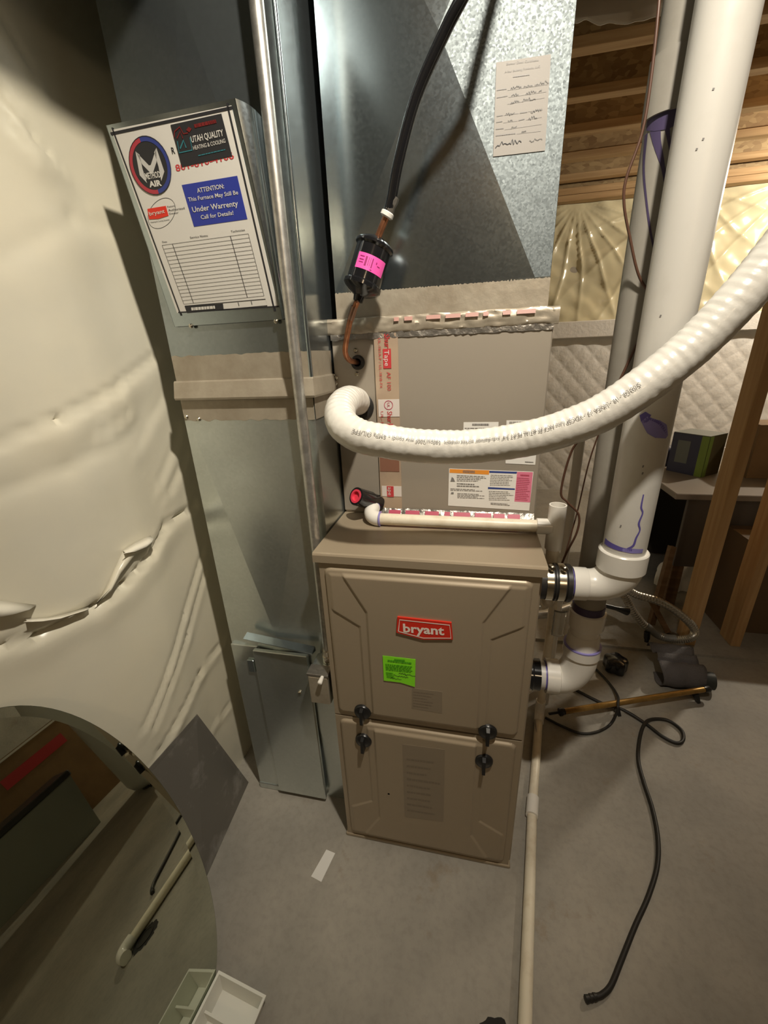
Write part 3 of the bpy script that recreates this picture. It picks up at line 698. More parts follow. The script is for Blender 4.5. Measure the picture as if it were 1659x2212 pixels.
sh.add([(PX0, YC, PZ0), (PX1, YC, PZ0), (PX1, YC, ZS0), (PX0, YC, ZS0)], [(0, 1, 2, 3)])
sh.add([(PX0, YC, ZS1), (PX1, YC, ZS1), (PX1, YC, PZ1), (PX0, YC, PZ1)], [(0, 1, 2, 3)])
YP = 0.71
sh.add([(PX0, YC, PZ0), (PX0, YC, PZ1), (PX0, YP, PZ1), (PX0, YP, PZ0)], [(0, 1, 2, 3)]); sh.add([(PX1, YC, PZ0), (PX1, YP, PZ0), (PX1, YP, PZ1), (PX1, YC, PZ1)], [(0, 1, 2, 3)])
sh.add([(PX0, YP, PZ0), (PX0, YP, PZ1), (PX1, YP, PZ1), (PX1, YP, PZ0)], [(0, 1, 2, 3)])
sh.build('duct_shell', M['galv'], PLN)
# brushed foil tape band at the foot with a ragged upper edge
bb = MB(); n = 150
zt = [1.382 + 0.003 * mnoise.noise(V((i * 0.9, 0, 0))) + 0.0012 * (i % 2) for i in range(n + 1)]
xs = [PX0 + (PX1 - PX0) * i / n for i in range(n + 1)]
bb.add([(x, YC - 0.0012, PZ0) for x in xs] + [(x, YC - 0.0012, z) for x, z in zip(xs, zt)], [(i, i + 1, n + 2 + i, n + 1 + i) for i in range(n)])
bb.build('foil_band', M['foil'], PLN)
# certificate
exf = V((0, 0, 1)).cross(-nf).normalized()
if exf.x < 0: exf = -exf
eyf = nf.cross(exf)
if eyf.z < 0: eyf = -eyf
PC = Pl(V(BR), exf, eyf)
ce = MB(); quad(ce, PC, [(1065, 339), (1177, 326), (1190, 118), (1072, 136)], 0.0012, 0.0006)
CE_ = lab(ce.build('certificate', M['paper'], PLN), 'paper certificate with handwritten lines stuck to the plenum')
cp = MB(); textpx(cp, PC, 'Blower Door Certificate', (1094, 142), (1163, 133), 5.5, 0.0018); textpx(cp, PC, 'A Star Building Products, LLC', (1090, 159), (1166, 147), 5, 0.0018)
bars(cp, PC, [(1108, 165), (1144, 160), (1144, 164), (1108, 169)], 1, 0.0018, 0.7, 41, 0)
for (xa, ya, xb, yb) in ((1073, 196, 1094, 193), (1073, 212, 1096, 208), (1073, 252, 1086, 250), (1123, 245, 1139, 243), (1072, 265, 1085, 263), (1120, 261, 1133, 258), (1071, 280, 1088, 278), (1071, 294, 1113, 289)):
    bars(cp, PC, [(xa, ya - 2), (xb, yb - 2), (xb, yb + 1.5), (xa, ya + 1.5)], 1, 0.0018, 0.7, int(xa + ya), 0)
for (xa, ya, xb, yb) in ((1096, 196, 1184, 183), (1098, 211, 1180, 199), (1096, 226, 1176, 212), (1088, 250, 1120, 246), (1140, 242, 1172, 238), (1087, 266, 1118, 262), (1136, 260, 1170, 254), (1090, 281, 1170, 269), (1116, 290, 1168, 284)):
    strokepx(cp, PC, [(xa, ya), (xb, yb)], 0.0004, 0.0018)
cp.build('fine_print', M['ink_grey'], CE_)
ch = MB()
for i, (xa, ya, xb, yb, n) in enumerate(((1103, 192, 1126, 188, 12), (1131, 189, 1150, 185, 10), (1155, 185, 1185, 178, 12), (1104, 207, 1120, 204, 8), (1136, 204, 1158, 199, 10), (1163, 199, 1170, 196, 5), (1103, 223, 1121, 220, 10), (1129, 218, 1157, 213, 14), (1092, 250, 1112, 245, 9), (1146, 243, 1170, 239, 11), (1097, 262, 1107, 260, 6), (1141, 258, 1160, 254, 8), (1104, 277, 1116, 275, 7), (1126, 286, 1136, 284, 6), (1143, 306, 1171, 301, 12))):
    scrawl(ch, PC, (xa, ya), (xb, yb), 0.0026, n, 0.0006, 0.002, 60 + i)
scrawl(ch, PC, (1070, 315), (1126, 306), 0.005, 20, 0.0011, 0.002, 91)
ch.build('handwriting', M['ink'], CE_)
# scratch on the lower facet

# ------------------------------------------------------------------ return duct
RX0, RX1, RY = -0.308, -0.006, 0.093
RD = thing('return_duct', 'tall galvanised return air duct standing left of the furnace', 'duct', (-0.157, 0.38, 0))
def xbox(name, z0, z1, cx, cz, bulge, y0=RY, x0=RX0, x1=RX1, m='galv_dull', y1=0.70):
    mb = MB(); A, B, C_, D = (x0, y0, z0), (x1, y0, z0), (x1, y0, z1), (x0, y0, z1); c = (cx, y0 - bulge, cz)
    mb.add([A, B, c], [(0, 1, 2)]); mb.add([B, C_, c], [(0, 1, 2)]); mb.add([C_, D, c], [(0, 1, 2)]); mb.add([D, A, c], [(0, 1, 2)])
    mb.add([B, (x1, y1, z0), (x1, y1, z1), C_], [(0, 1, 2, 3)]); mb.add([A, D, (x0, y1, z1), (x0, y1, z0)], [(0, 1, 2, 3)])
    mb.add([(x0, y1, z0), (x0, y1, z1), (x1, y1, z1), (x1, y1, z0)], [(0, 1, 2, 3)]); mb.add([A, (x0, y1, z0), (x1, y1, z0), B], [(0, 1, 2, 3)])
    return mb.build(name, M[m], RD)
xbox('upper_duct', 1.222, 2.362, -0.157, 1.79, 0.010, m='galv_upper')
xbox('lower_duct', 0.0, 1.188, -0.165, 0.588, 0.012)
# unseen duct added above the frame to shade the upper left wall
MB().box((-0.385, -1.9, 1.90), (-0.045, RY - 0.012, 2.33)).build('shade_trunk', mat('shade_trunk_metal', (0.15, 0.165, 0.17), 0.5, 0.7), RD)
# rounded standing corner seam
MB().tube([(RX1, RY + 0.001, 1.22), (RX1, RY + 0.001, 2.36)], 0.004, 10).build('corner_seam', M['galv'], RD, smooth=60)
# drive cleat around the joint
cl = MB(); cl.loft([[(RX0 - 0.003, RY + 0.02, z), (RX0 - 0.003, RY - o, z), (RX1 + 0.003 + o * 0.4, RY - o, z), (RX1 + 0.003 + o * 0.4, 0.218, z), (RX1 - 0.02, 0.218, z), (RX1 - 0.02, RY + 0.02, z)] for z, o in ((1.186, 0.013), (1.190, 0.0145), (1.221, 0.006), (1.224, 0.003))])
cl.build('drive_cleat', M['foil'], RD)
def band(name, z0, z1, sd):
    mb = MB(); n = 60; xs = [RX0 + 0.001 + (RX1 - RX0 - 0.001) * i / n for i in range(n + 1)]
    top = [z1 + 0.004 * mnoise.noise(V((i * 0.3, sd, 0))) for i in range(n + 1)]; bot = [z0 + 0.004 * mnoise.noise(V((i * 0.3, sd, 5))) for i in range(n + 1)]
    f = 0.0016
    def yy(x, z):  # follow the slight cross-break bulge
        return RY - f
    mb.add([(x, yy(x, z), z) for x, z in zip(xs, bot)] + [(x, yy(x, z), z) for x, z in zip(xs, top)], [(i, i + 1, n + 2 + i, n + 1 + i) for i in range(n)])
    mb.add([(RX1 + f, RY, z0), (RX1 + f, 0.218, z0), (RX1 + f, 0.218, z1), (RX1 + f, RY, z1)], [(0, 1, 2, 3)])
    return mb.build(name, M['foil'], RD)
band('foil_band', 1.222, 1.272, 1); band('foil_band', 1.142, 1.188, 2)
# filter rack at the foot
MB().bbox((RX0 + 0.002, RY - 0.010, 0.0), (-0.228, RY + 0.02, 0.553), 0.002).build('rack_side', M['galv_dull'], RD)
MB().bbox((-0.234, RY - 0.024, 0.018), (-0.082, RY - 0.012, 0.552), 0.002).build('filter_cover', M['galv_dull'], RD)
FCV = [o for o in RD.children if o.name.startswith('filter_cover')][0]
a = at(528, 1376, 'y', 0.055); b = at(676, 1408, 'y', 0.055)
lp = MB(); lp.loft([[(x, 0.072, z - 0.010), (x, 0.050, z - 0.004), (x, 0.048, z), (x, 0.070, z + 0.004)] for x, z in ((a.x, a.z), (b.x, b.z))]); lp.build('cover_lip', M['galv'], RD)
MB().bbox((-0.094, RY + 0.018, 0.0), (-0.050, RY + 0.04, 0.54), 0.002).build('rack_side', M['galv_dull'], RD)
MB().bbox((-0.047, RY + 0.022, 0.0), (-0.004, RY + 0.04, 0.54), 0.002).build('rack_side', M['galv_dull'], RD)
MB().bbox((RX0 + 0.001, RY - 0.013, 0.0), (-0.092, RY + 0.01, 0.022), 0.002).build('base_strip', M['galv_dull'], RD)
MB().bbox((-0.262, RY - 0.016, 0.47), (-0.243, RY - 0.010, 0.51), 0.001).build('latch_tab', M['galv'], RD)
for px, py, yy in ((404, 900, RY), (642, 742, RY), (648, 1495, RY - 0.024), (430, 905, RY)):
    p = at(px, py, 'y', yy); MB().lathe((p.x, yy + 0.002, p.z), (0, -1, 0), [(0, 0.005), (0.005, 0.0048), (0.007, 0.003)], 10).build('screw', M['steel'], RD, smooth=30)

# service sign: sheet metal wedge with printed card
S0 = V((-0.306, 0.048, 1.633)); S1 = V((-0.070, 0.048, 1.633)); S2 = V((-0.287, 0.084, 1.330))
SG = thing('service_sign', 'white furnace service record card on a metal wedge fixed to the return duct', 'sign', (-0.18, RY, 1.33))
PS = Pl(S0, (1, 0, 0), S0 - V((S0.x, S2.y, S2.z)))
tl, tr2, br, bl = (229, 271), (508, 212), (611, 690), (377, 706)
pn = MB(); quad(pn, PS, [bl, br, tr2, tl], 0.0, 0.002); pn.build('metal_tray', M['galv'], SG)
wp = [PS.pt(*PS.px(*p)) for p in (tl, tr2, br, bl)]
ck = MB(); ck.poly([wp[1], wp[2], V((wp[2].x, RY - 0.003, wp[2].z)), V((wp[1].x + 0.006, RY - 0.003, wp[1].z - 0.004))], (1, 0, 0), 0.0012); ck.build('side_cheek', M['galv'], SG); ck = MB(); ck.poly([wp[3], wp[0], V((wp[0].x, RY - 0.003, wp[0].z)), V((wp[3].x, RY - 0.003, wp[3].z))], (-1, 0, 0), 0.0012)
# bulged cheek plate on the right
rk = MB(); rk.grid(10, 20, lambda u, v: (wp[1].lerp(wp[2], v) * (1 - u) + V((wp[1].x + 0.024, RY - 0.004, wp[1].z - 0.012)).lerp(V((wp[2].x + 0.006, RY - 0.004, wp[2].z + 0.004)), v) * u + V((0.006 * math.sin(math.pi * u) * (1 - v), -0.006 * math.sin(math.pi * u) * (1 - v), 0)))); rk.build('side_cheek', M['galv'], SG, smooth=60)
ck.build('side_cheek', M['galv'], SG)
cd = MB(); quad(cd, PS, [(383, 676), (601, 663), (500, 228), (241, 281)], 0.0008, 0.0006); CD = lab(cd.build('card', M['sign'], SG), 'printed white service record card')
for p in ((413, 704), (597, 694)):
    w = PS.pt(*PS.px(*p)); MB().lathe(w, PS.n, [(0, 0.0042), (0.003, 0.004), (0.0045, 0.002)], 10).build('screw', M['steel'], SG, smooth=30)
pr = MB()
for (a, b, w) in (((240, 290), (503, 233), 0.0040), ((491, 223), (594, 673), 0.0032), ((386, 684 - 9), (602, 667 - 5), 0.0026), ((243, 276), (392, 682), 0.0028)):
    strokepx(pr, PS, [a, b], w, 0.0012)
# record table
TQ = [(351, 530), (537, 505), (571, 639), (398, 657)]
q0 = [PS.px(*p) for p in TQ]
for i in range(17):
    t_ = i / 16; stroke(pr, PS, [bil(q0, 0, t_), bil(q0, 1, t_)], 0.0005, 0.0012)
for s_, w in ((0, 0.0006), (0.125, 0.0010), (0.80, 0.0011), (1, 0.0006)): stroke(pr, PS, [bil(q0, s_, 0), bil(q0, s_, 1)], w, 0.0012)
quad(pr, PS, [(404.5, 676), (484, 669.5), (482, 655.5), (400, 661)], 0.0011, 0.0002)
sq = [(400, 661), (574, 646), (578, 660), (405, 676)]; s2 = [PS.px(*p) for p in sq]; stroke(pr, PS, s2 + [s2[0]], 0.0011, 0.0012)
for x, y in ((516, 657), (544, 654)): strokepx(pr, PS, [(x - 1, y - 4), (x + 1, y + 4)], 0.0012, 0.0012)
textpx(pr, PS, 'Date', (352, 525), (362, 524), 4, 0.0012); textpx(pr, PS, 'Service Notes', (412, 516), (450, 511), 5, 0.0012); textpx(pr, PS, 'Technician', (500, 503), (530, 499), 5, 0.0012)
textpx(pr, PS, 'R', (373, 333), (380, 332), 14, 0.0012, 0.02)
textpx(pr, PS, 'Factory', (363, 449), (380, 446), 4, 0.0012); textpx(pr, PS, 'Authorized', (365, 457), (400, 452), 5, 0.0012); textpx(pr, PS, 'Dealer', (367, 464), (387, 461), 4, 0.0012)
textpx(pr, PS, 'Heating & Cooling Systems', (327, 482), (367, 476), 3, 0.0012)
el = [PS.px(350 + 36 * math.cos(a) * 0.78 - 9 * math.sin(a), 461 + 33 * math.sin(a)) for a in [i * math.pi / 16 for i in range(33)]]; stroke(pr, PS, el, 0.0007, 0.0010)
pr.build('print', M['ink'], CD)
# round company logo
cL, cR, cT, cB = PS.px(276, 328), PS.px(374, 387), PS.px(311, 290), PS.px(340, 428)
lc = ((cL[0] + cR[0] + cT[0] + cB[0]) / 4, (cL[1] + cR[1] + cT[1] + cB[1]) / 4); lr = (math.hypot(cR[0] - cL[0], 0) + abs(cT[1] - cB[1])) / 4
def arcband(mb, r0, r1, a0, a1, off, n=32):
    P = [[(lc[0] + r * math.cos(a0 + (a1 - a0) * i / n), lc[1] + r * math.sin(a0 + (a1 - a0) * i / n)) for i in range(n + 1)] for r in (r0, r1)]
    mb.add([PS.pt(*p, off) for p in P[0] + P[1]], [(i, i + 1, n + 2 + i, n + 1 + i) for i in range(n)])
k1 = MB(); arcband(k1, 0.002, lr * 0.86, 0, 2 * math.pi, 0.0012); arcband(k1, lr * 0.97, lr, 0, 2 * math.pi, 0.0018); LG = k1.build('logo_disc', M['ink'], CD)
k2 = MB(); arcband(k2, lr * 0.82, lr * 0.98, math.radians(100), math.radians(275), 0.0016); k2.build('logo_ring', M['logo_red'], LG)
k3 = MB(); arcband(k3, lr * 0.82, lr * 0.98, math.radians(-85), math.radians(100), 0.0016); k3.build('logo_ring', M['logo_blue'], LG)
def LP(x, y): return (lc[0] + x * lr, lc[1] + y * lr)
k4 = MB()
for Pq in ([(-0.62, -0.25), (-0.52, 0.55), (-0.36, 0.42), (-0.40, -0.05), (-0.36, -0.55)], [(0.36, -0.55), (0.40, -0.05), (0.36, 0.42), (0.52, 0.55), (0.62, -0.25)], [(-0.52, 0.55), (0.0, -0.02), (0.0, -0.30), (-0.36, 0.10)], [(0.52, 0.55), (0.36, 0.10), (0.0, -0.30), (0.0, -0.02)]):
    k4.add([PS.pt(*LP(*p), 0.0016) for p in Pq], [tuple(range(len(Pq)))])
k4.build('logo_emblem', M['silver'], LG)
k5 = MB(); text_on(k5, PS, 'METHOD', LP(-0.36, -0.42), LP(0.40, -0.42), lr * 0.22, 0.0018, 0.02); text_on(k5, PS, 'AIR', LP(-0.28, -0.70), LP(0.34, -0.70), lr * 0.20, 0.0018, 0.04); k5.build('lettering', M['sign'], LG)
# blue notice
nb = MB(); quad(nb, PS, [(420, 490), (535, 473.5), (513, 380), (393.5, 400)], 0.0012, 0.0004); NB = nb.build('notice', M['sign_blue'], CD)
nt_ = MB(); textpx(nt_, PS, 'ATTENTION:', (428, 417), (486, 407), 10, 0.0018, 0.012); textpx(nt_, PS, 'This Furnace May Still Be', (409, 436), (516, 420), 9, 0.0018, 0.008); textpx(nt_, PS, 'Under Warrenty', (418, 459), (516, 445), 12, 0.0018, 0.012); textpx(nt_, PS, 'Call for Details!', (436, 474), (506, 464), 9, 0.0018, 0.01)
nt_.build('lettering', M['sign'], NB)
# dealer mark
db = MB(); quad(db, PS, [(323, 474), (343, 473), (365, 466), (359, 445), (319.5, 451.5)], 0.0014, 0.0003); DB = db.build('dealer_mark', M['badge_red'], CD)
dt = MB(); textpx(dt, PS, 'bryant', (325, 466), (358, 460), 8, 0.0020, 0.01); dt.build('lettering', M['sign'], DB)
# partly covered phone number and dark company sticker
ph = MB(); textpx(ph, PS, '801-610-4106', (382, 371), (507, 343), 15, 0.0012, 0.012); ph.build('phone_print', M['red_print'], CD)
st = MB(); quad(st, PS, [(394, 361), (502.5, 337.5), (479, 246), (369.5, 270.5)], 0.0016, 0.0006); ST = lab(st.build('company_sticker', M['ink'], CD), 'black company sticker with white lettering')
s1 = MB(); textpx(s1, PS, 'UTAH QUALITY', (416, 309), (485, 294), 14, 0.0022, 0.012); textpx(s1, PS, 'HEATING & COOLING', (420, 325), (489, 309), 9, 0.0022, 0.004); s1.build('lettering', M['sign'], ST)
s3 = MB(); bars(s3, PS, [(420, 268), (468, 257), (471, 268), (423, 279)], 1, 0.0022, 0.7, 71, 0); quad(s3, PS, [(404, 282), (411, 287), (416, 279), (409, 275)], 0.0022, 0.0002); strokepx(s3, PS, [(378, 297), (379, 285), (390, 275), (398, 290), (408, 288)], 0.0016, 0.0022); strokepx(s3, PS, [(384, 300), (391, 285), (397, 300)], 0.0016, 0.0022); s3.build('sticker_mark', M['dim_red'], ST)
s4 = MB(); strokepx(s4, PS, [(385, 306), (389, 331), (417, 325), (412, 298)], 0.0016, 0.0022); strokepx(s4, PS, [(391, 322), (398, 304), (404, 320)], 0.0022, 0.0022); bars(s4, PS, [(430, 335), (488, 322), (488, 326), (430, 339)], 1, 0.0022, 0.6, 72, 0); s4.build('sticker_mark', M['teal'], ST)
w3 = MB(); bars(w3, PS, [(414, 664), (465, 660), (466, 667), (415, 671)], 1, 0.0018, 0.9, 75, 0); w3.build('footer_print', M['sign'], CD)

# ------------------------------------------------------------------ electrical conduit and switch box
CXc, CYc = -0.0195, 0.058
CN = thing('electrical_conduit', 'straight steel conduit running down past the return duct to the switch box', 'conduit', (CXc, CYc, 0.56))
MB().tube([(CXc, CYc, 0.565), (CXc, CYc, 2.362)], 0.0108, 18).build('pipe', M['conduit'], CN, smooth=60)
MB().lathe((CXc, CYc, 0.56), (0, 0, 1), [(0, 0.0150), (0.018, 0.0150), (0.018, 0.0135), (0.034, 0.0135)], 16).build('connector', M['steel'], CN, smooth=40)
SB = thing('switch_box', 'small grey metal switch box on the left side of the furnace', 'switch box', (-0.029, 0.04, 0.47))
MB().bbox((-0.056, 0.012, 0.468), (-0.005, 0.082, 0.559), 0.002).build('box', M['galv_dull'], SB)
MB().bbox((-0.058, 0.006, 0.552), (-0.004, 0.04, 0.560), 0.001).build('cover_edge', M['foil_bright'], SB)
MB().bbox((-0.055, 0.006, 0.470), (-0.006, 0.013, 0.552), 0.002).build('cover', M['foil'], SB)
sw = MB(); p = at(695, 1472, 'y', 0.0); sw.lathe((p.x, 0.008, p.z + 0.008), (-0.1, -1, -0.35), [(0, 0.004), (0.012, 0.0055), (0.018, 0.006), (0.020, 0.004)], 10); sw.build('toggle', M['fitting'], SB, smooth=40)

# ------------------------------------------------------------------ refrigerant liquid line with filter drier
pt_ = at(811, 528, 'y', 0.135); pb_ = at(782, 622, 'y', 0.122)
LL = thing('liquid_line', 'copper liquid line with black filter drier and pink label before the plenum', 'refrigerant line', tuple(at(772, 782, 'y', YC)))
ax = (pb_ - pt_); L = ax.length; r = 0.0335
DRY = MB().lathe(pt_ - ax.normalized() * 0.012, ax, [(0, 0.006), (0.002, 0.014), (0.006, 0.024), (0.011, 0.0325), (0.014, 0.0350), (0.018, 0.0350), (0.021, r - 0.002), (0.026, r - 0.002), (L - 0.002, r - 0.002), (L + 0.003, r - 0.002), (L + 0.006, 0.0350), (L + 0.012, 0.0350), (L + 0.016, 0.031), (L + 0.022, 0.022), (L + 0.027, 0.011), (L + 0.036, 0.009), (L + 0.037, 0.006)], 40).build('filter_drier', M['black_gloss'], LL, smooth=35)
# pink label wraps the body
axn = ax.normalized(); toC = (CAM - (pt_ + pb_) / 2); toC = (toC - axn * toC.dot(axn)).normalized(); sd = axn.cross(toC)
if sd.dot(RT) < 0: sd = -sd
def wrap(mb, a0, a1, l0, l1, rr, n=24):
    P = []
    for l in (l0, l1):
        for i in range(n + 1):
            a = a0 + (a1 - a0) * i / n; P.append(pt_ + axn * l + (toC * math.cos(a) + sd * math.sin(a)) * rr)
    mb.add(P, [(i, n + 1 + i, n + 2 + i, i + 1) for i in range(n)])
lb = MB(); wrap(lb, -0.78, 0.98, L * 0.36, L * 0.70, r - 0.0014); LB = lb.build('pink_label', M['hotpink'], DRY, smooth=60)
li = MB(); wrap(li, -0.28, -0.18, L * 0.42, L * 0.62, r - 0.0010, 4); wrap(li, -0.10, -0.07, L * 0.42, L * 0.60, r - 0.0010, 3); wrap(li, 0.0, 0.02, L * 0.42, L * 0.60, r - 0.0010, 3); wrap(li, 0.10, 0.16, L * 0.42, L * 0.62, r - 0.0010, 3); wrap(li, 0.10, 0.20, L * 0.655, L * 0.675, r - 0.0010, 3); wrap(li, 0.34, 0.40, L * 0.46, L * 0.50, r - 0.0010, 3); wrap(li, 0.44, 0.62, L * 0.52, L * 0.535, r - 0.0010, 4); wrap(li, -0.62, -0.36, L * 0.43, L * 0.45, r - 0.0010, 4); wrap(li, -0.62, -0.36, L * 0.50, L * 0.52, r - 0.0010, 4); wrap(li, -0.62, -0.36, L * 0.56, L * 0.575, r - 0.0010, 4)
li.build('label_print', M['hotpink_ink'], LB)
top = pt_ - axn * 0.008
f0 = at(837, 462, 'y', 0.135)
MB().tube([top, top.lerp(f0, 0.5), f0], 0.0062, 14).build('copper_tube', M['copper'], LL, smooth=60)
MB().lathe(f0 + (f0 - top).normalized() * -0.006, (f0 - top), [(0, 0.008), (0.002, 0.0115), (0.008, 0.0115), (0.010, 0.008)], 16).build('tie_wrap', M['label'], LL, smooth=40)
MB().lathe(f0, (f0 - top), [(0, 0.0085), (0.006, 0.0095), (0.012, 0.0085), (0.020, 0.0098), (0.027, 0.0088)], 14).build('foil_wrap', M['foil_bright'], LL, smooth=60)
MB().tube(crom([f0, at(846, 430, 'y', 0.132), at(862, 345, 'y', 0.120), at(898, 212, 'y', 0.105), at(958, 75, 'y', 0.085), at(1004, -15, 'y', 0.07), at(1080, -160, 'y', 0.06), at(1130, -330, 'y', 0.06), V((0.47, 0.08, 2.3)), V((0.48, 0.09, 2.61))], 8), 0.0088, 18).build('black_insulation', M['black_gloss'], LL, smooth=60)
MB().tube(crom([pb_ + axn * 0.02, at(770, 655, 'y', 0.125), at(757, 690, 'y', 0.132), at(748, 735, 'y', 0.140), at(746, 762, 'y', 0.155), at(755, 778, 'y', 0.185), at(772, 783, 'y', YC + 0.002)], 8), 0.0056, 14).build('copper_tube', M['copper'], LL, smooth=60)
e0, e1 = at(766, 662, 'y', 0.127), at(757, 690, 'y', 0.132); MB().lathe(e0, e1 - e0, [(0, 0.0066), ((e1 - e0).length, 0.0066)], 14).build('sleeve', mat('brazed_copper', (0.40, 0.24, 0.17), 0.3, 0.9), LL, smooth=60)

# ------------------------------------------------------------------ white suction line
HP = [(779, 879, 0.935), (770, 868, 0.885), (752, 866, 0.82), (736, 884, 0.768), (740, 916, 0.728), (775, 941, 0.708), (830, 953, 0.70), (900, 963, 0.70), (1000, 966, 0.695), (1100, 955, 0.675), (1200, 932, 0.65), (1300, 892, 0.625), (1400, 826, 0.60), (1500, 745, 0.578), (1600, 642, 0.553), (1690, 535, 0.535), (1790, 400, 0.525), (1900, 200, 0.53)]
HPW = [dep(*p) for p in HP]
HPW += [HPW[-1] + V((0.07, 0.05, 0.25)), HPW[-1] + V((0.09, 0.14, 0.55)), V((HPW[-1].x + 0.09, HPW[-1].y + 0.20, 2.60))]      # on up to the ceiling
HPT = crom(HPW, 26)
SL = thing('suction_line', 'white ribbed insulated suction hose sweeping from the coil to the right', 'hose', tuple(HPT[0]))
HRAD = 0.0288
def hose_mesh(path):
    n = len(path); seg = 36; rings = []
    T = [(path[min(i + 1, n - 1)] - path[max(i - 1, 0)]).normalized() for i in range(n)]
    s = 0.0; fr = []
    for i in range(n):
        if i: s += (path[i] - path[i - 1]).length
        side = T[i].cross(V((0, 0, 1))).normalized(); upv = side.cross(T[i]).normalized()
        rad0 = HRAD * (0.62 + 0.38 * sm(0, 0.05, s))
        ring = []
        for j in range(seg):
            a = 2 * math.pi * j / seg; u = math.sin(a)          # u=1 on the upper side
            k = sm(-0.25, 0.75, u)
            ph = s * 2 * math.pi / 0.0128 + 1.6 * mnoise.noise(V((s * 30, 0, math.cos(a) * 1.5))) 
            rr = rad0 + 0.0006 * k * (math.sin(ph)) * (0.6 + 0.8 * abs(mnoise.noise(V((s * 22, 3, math.cos(a)))))) + 0.0008 * mnoise.noise(V((s * 120, math.cos(a) * 3, u * 3)))
            ring.append(path[i] + (side * math.cos(a) + upv * u) * rr)
        rings.append(ring); fr.append((side, upv, s))
    return rings, fr
rings, HFR = hose_mesh(HPT)
MB().loft(rings).build('insulation', M['hose'], SL, smooth=70)
# inverted maker's print along the front of the hose
tot = HFR[-1][2]
def hose_pt(s, a, rr):
    lo = 0
    for i in range(len(HFR) - 1):
        if HFR[i + 1][2] >= s: lo = i; break
    f = (s - HFR[lo][2]) / max(1e-9, HFR[lo + 1][2] - HFR[lo][2]); p = HPT[lo].lerp(HPT[lo + 1], f)
    side = HFR[lo][0].lerp(HFR[lo + 1][0], f); upv = HFR[lo][1].lerp(HFR[lo + 1][1], f)
    return p + (side * math.cos(a) + upv * math.sin(a)) * rr
def hose_text(mb, txt, s0, s1, a0, h):
    vs, fs = text_geo(txt, 0.0)      # reads right to left, upside down
    mb.add([hose_pt(s1 - (s1 - s0) * x, a0 + (-y * h / 0.72) / HRAD * SGN, HRAD + 0.0021) for x, y in vs], fs)
# side vector points towards +x cross z; choose the angle that faces the camera
SGN = 1.0 if HFR[200][0].dot(CAM - HPT[200]) > 0 else -1.0
A0 = math.radians(34) if SGN > 0 else math.radians(180 - 34)
ht = MB()
def s_at(px):
    return min(HFR, key=lambda f: abs((lambda p: 829.5 + FPX * (p - CAM).dot(RT) / (p - CAM).dot(FW))(HPT[HFR.index(f)]) - px) + (1e3 if HFR.index(f) < 80 else 0))[2]
hose_text(ht, '5/03/28 - 18 - LINEA 13 - YDCSP Line HCF', s_at(1178), s_at(1376), A0, 0.0062)
hose_text(ht, 'PE-RT/AL PE-RT 3/4" inch-diameter working condition', s_at(955), s_at(1172), A0, 0.0062)
hose_text(ht, '580psi/200F max condi - 5MPa OIL/FPE', s_at(775), s_at(948), A0, 0.0062)
ht.build('hose_print', M['ink_grey'], SL)

# ------------------------------------------------------------------ exhaust vent pipe (upper elbow)
VY = 0.10; VX = 0.607; VZ = 0.800
VN = thing('vent_pipe', 'fat white vent pipe rising in front from the upper right of the furnace', 'pipe', (VX, VY, 0.76))
VR = 0.0378
MB().tube([(VX, VY, 0.872), (VX, VY, 2.62)], VR, 40).build('pipe', M['pvc'], VN, smooth=60)
MB().lathe((VX, VY, 0.842), (0, 0, 1), [(0, 0.0415), (0.002, 0.0445), (0.040, 0.0445), (0.042, 0.0425), (0.042, VR)], 40).build('elbow_hub', M['fitting'], VN, smooth=40)
path = [(0.545, VY, VZ)] + bend((0.556, VY, VZ), (VX, VY, VZ), (VX, VY, 0.846), 12)
MB().tube(path, lambda i, n: 0.0325 + 0.0085 * sm(0, n - 1, i), 36).build('elbow', M['fitting'], VN, smooth=60)
MB().lathe((0.521, VY, VZ), (1, 0, 0), [(0, 0.030), (0.0, 0.0345), (0.026, 0.0345), (0.028, 0.033)], 36).build('elbow_hub', M['fitting'], VN, smooth=40)
MB().lathe((0.514, VY, VZ), (1, 0, 0), [(0, 0.0302), (0.008, 0.0302)], 36).build('primer_ring', M['purple'], VN, smooth=40)
RC = MB().lathe((W + 0.001, VY, VZ), (1, 0, 0), [(0, 0.037), (0.002, 0.0375), (0.034, 0.0375), (0.036, 0.0395), (0.039, 0.0395), (0.041, 0.0375), (0.057, 0.0375), (0.059, 0.0398), (0.067, 0.0398), (0.069, 0.037), (0.069, 0.030)], 40).build('rubber_coupling', M['rubber'], VN, smooth=35)
for xa in (W + 0.0195, W + 0.043):
    cl = MB().lathe((xa, VY, VZ), (1, 0, 0), [(0, 0.0378), (0, 0.0400), (0.013, 0.0400), (0.013, 0.0378)], 40).build('clamp_band', M['steel'], VN, smooth=30)
    MB().lathe((xa + 0.006, VY - 0.014, VZ + 0.043), (0.25, -1, 0.15), [(0, 0.0058), (0.012, 0.0058), (0.014, 0.004)], 8).build('clamp_screw', M['steel'], cl)
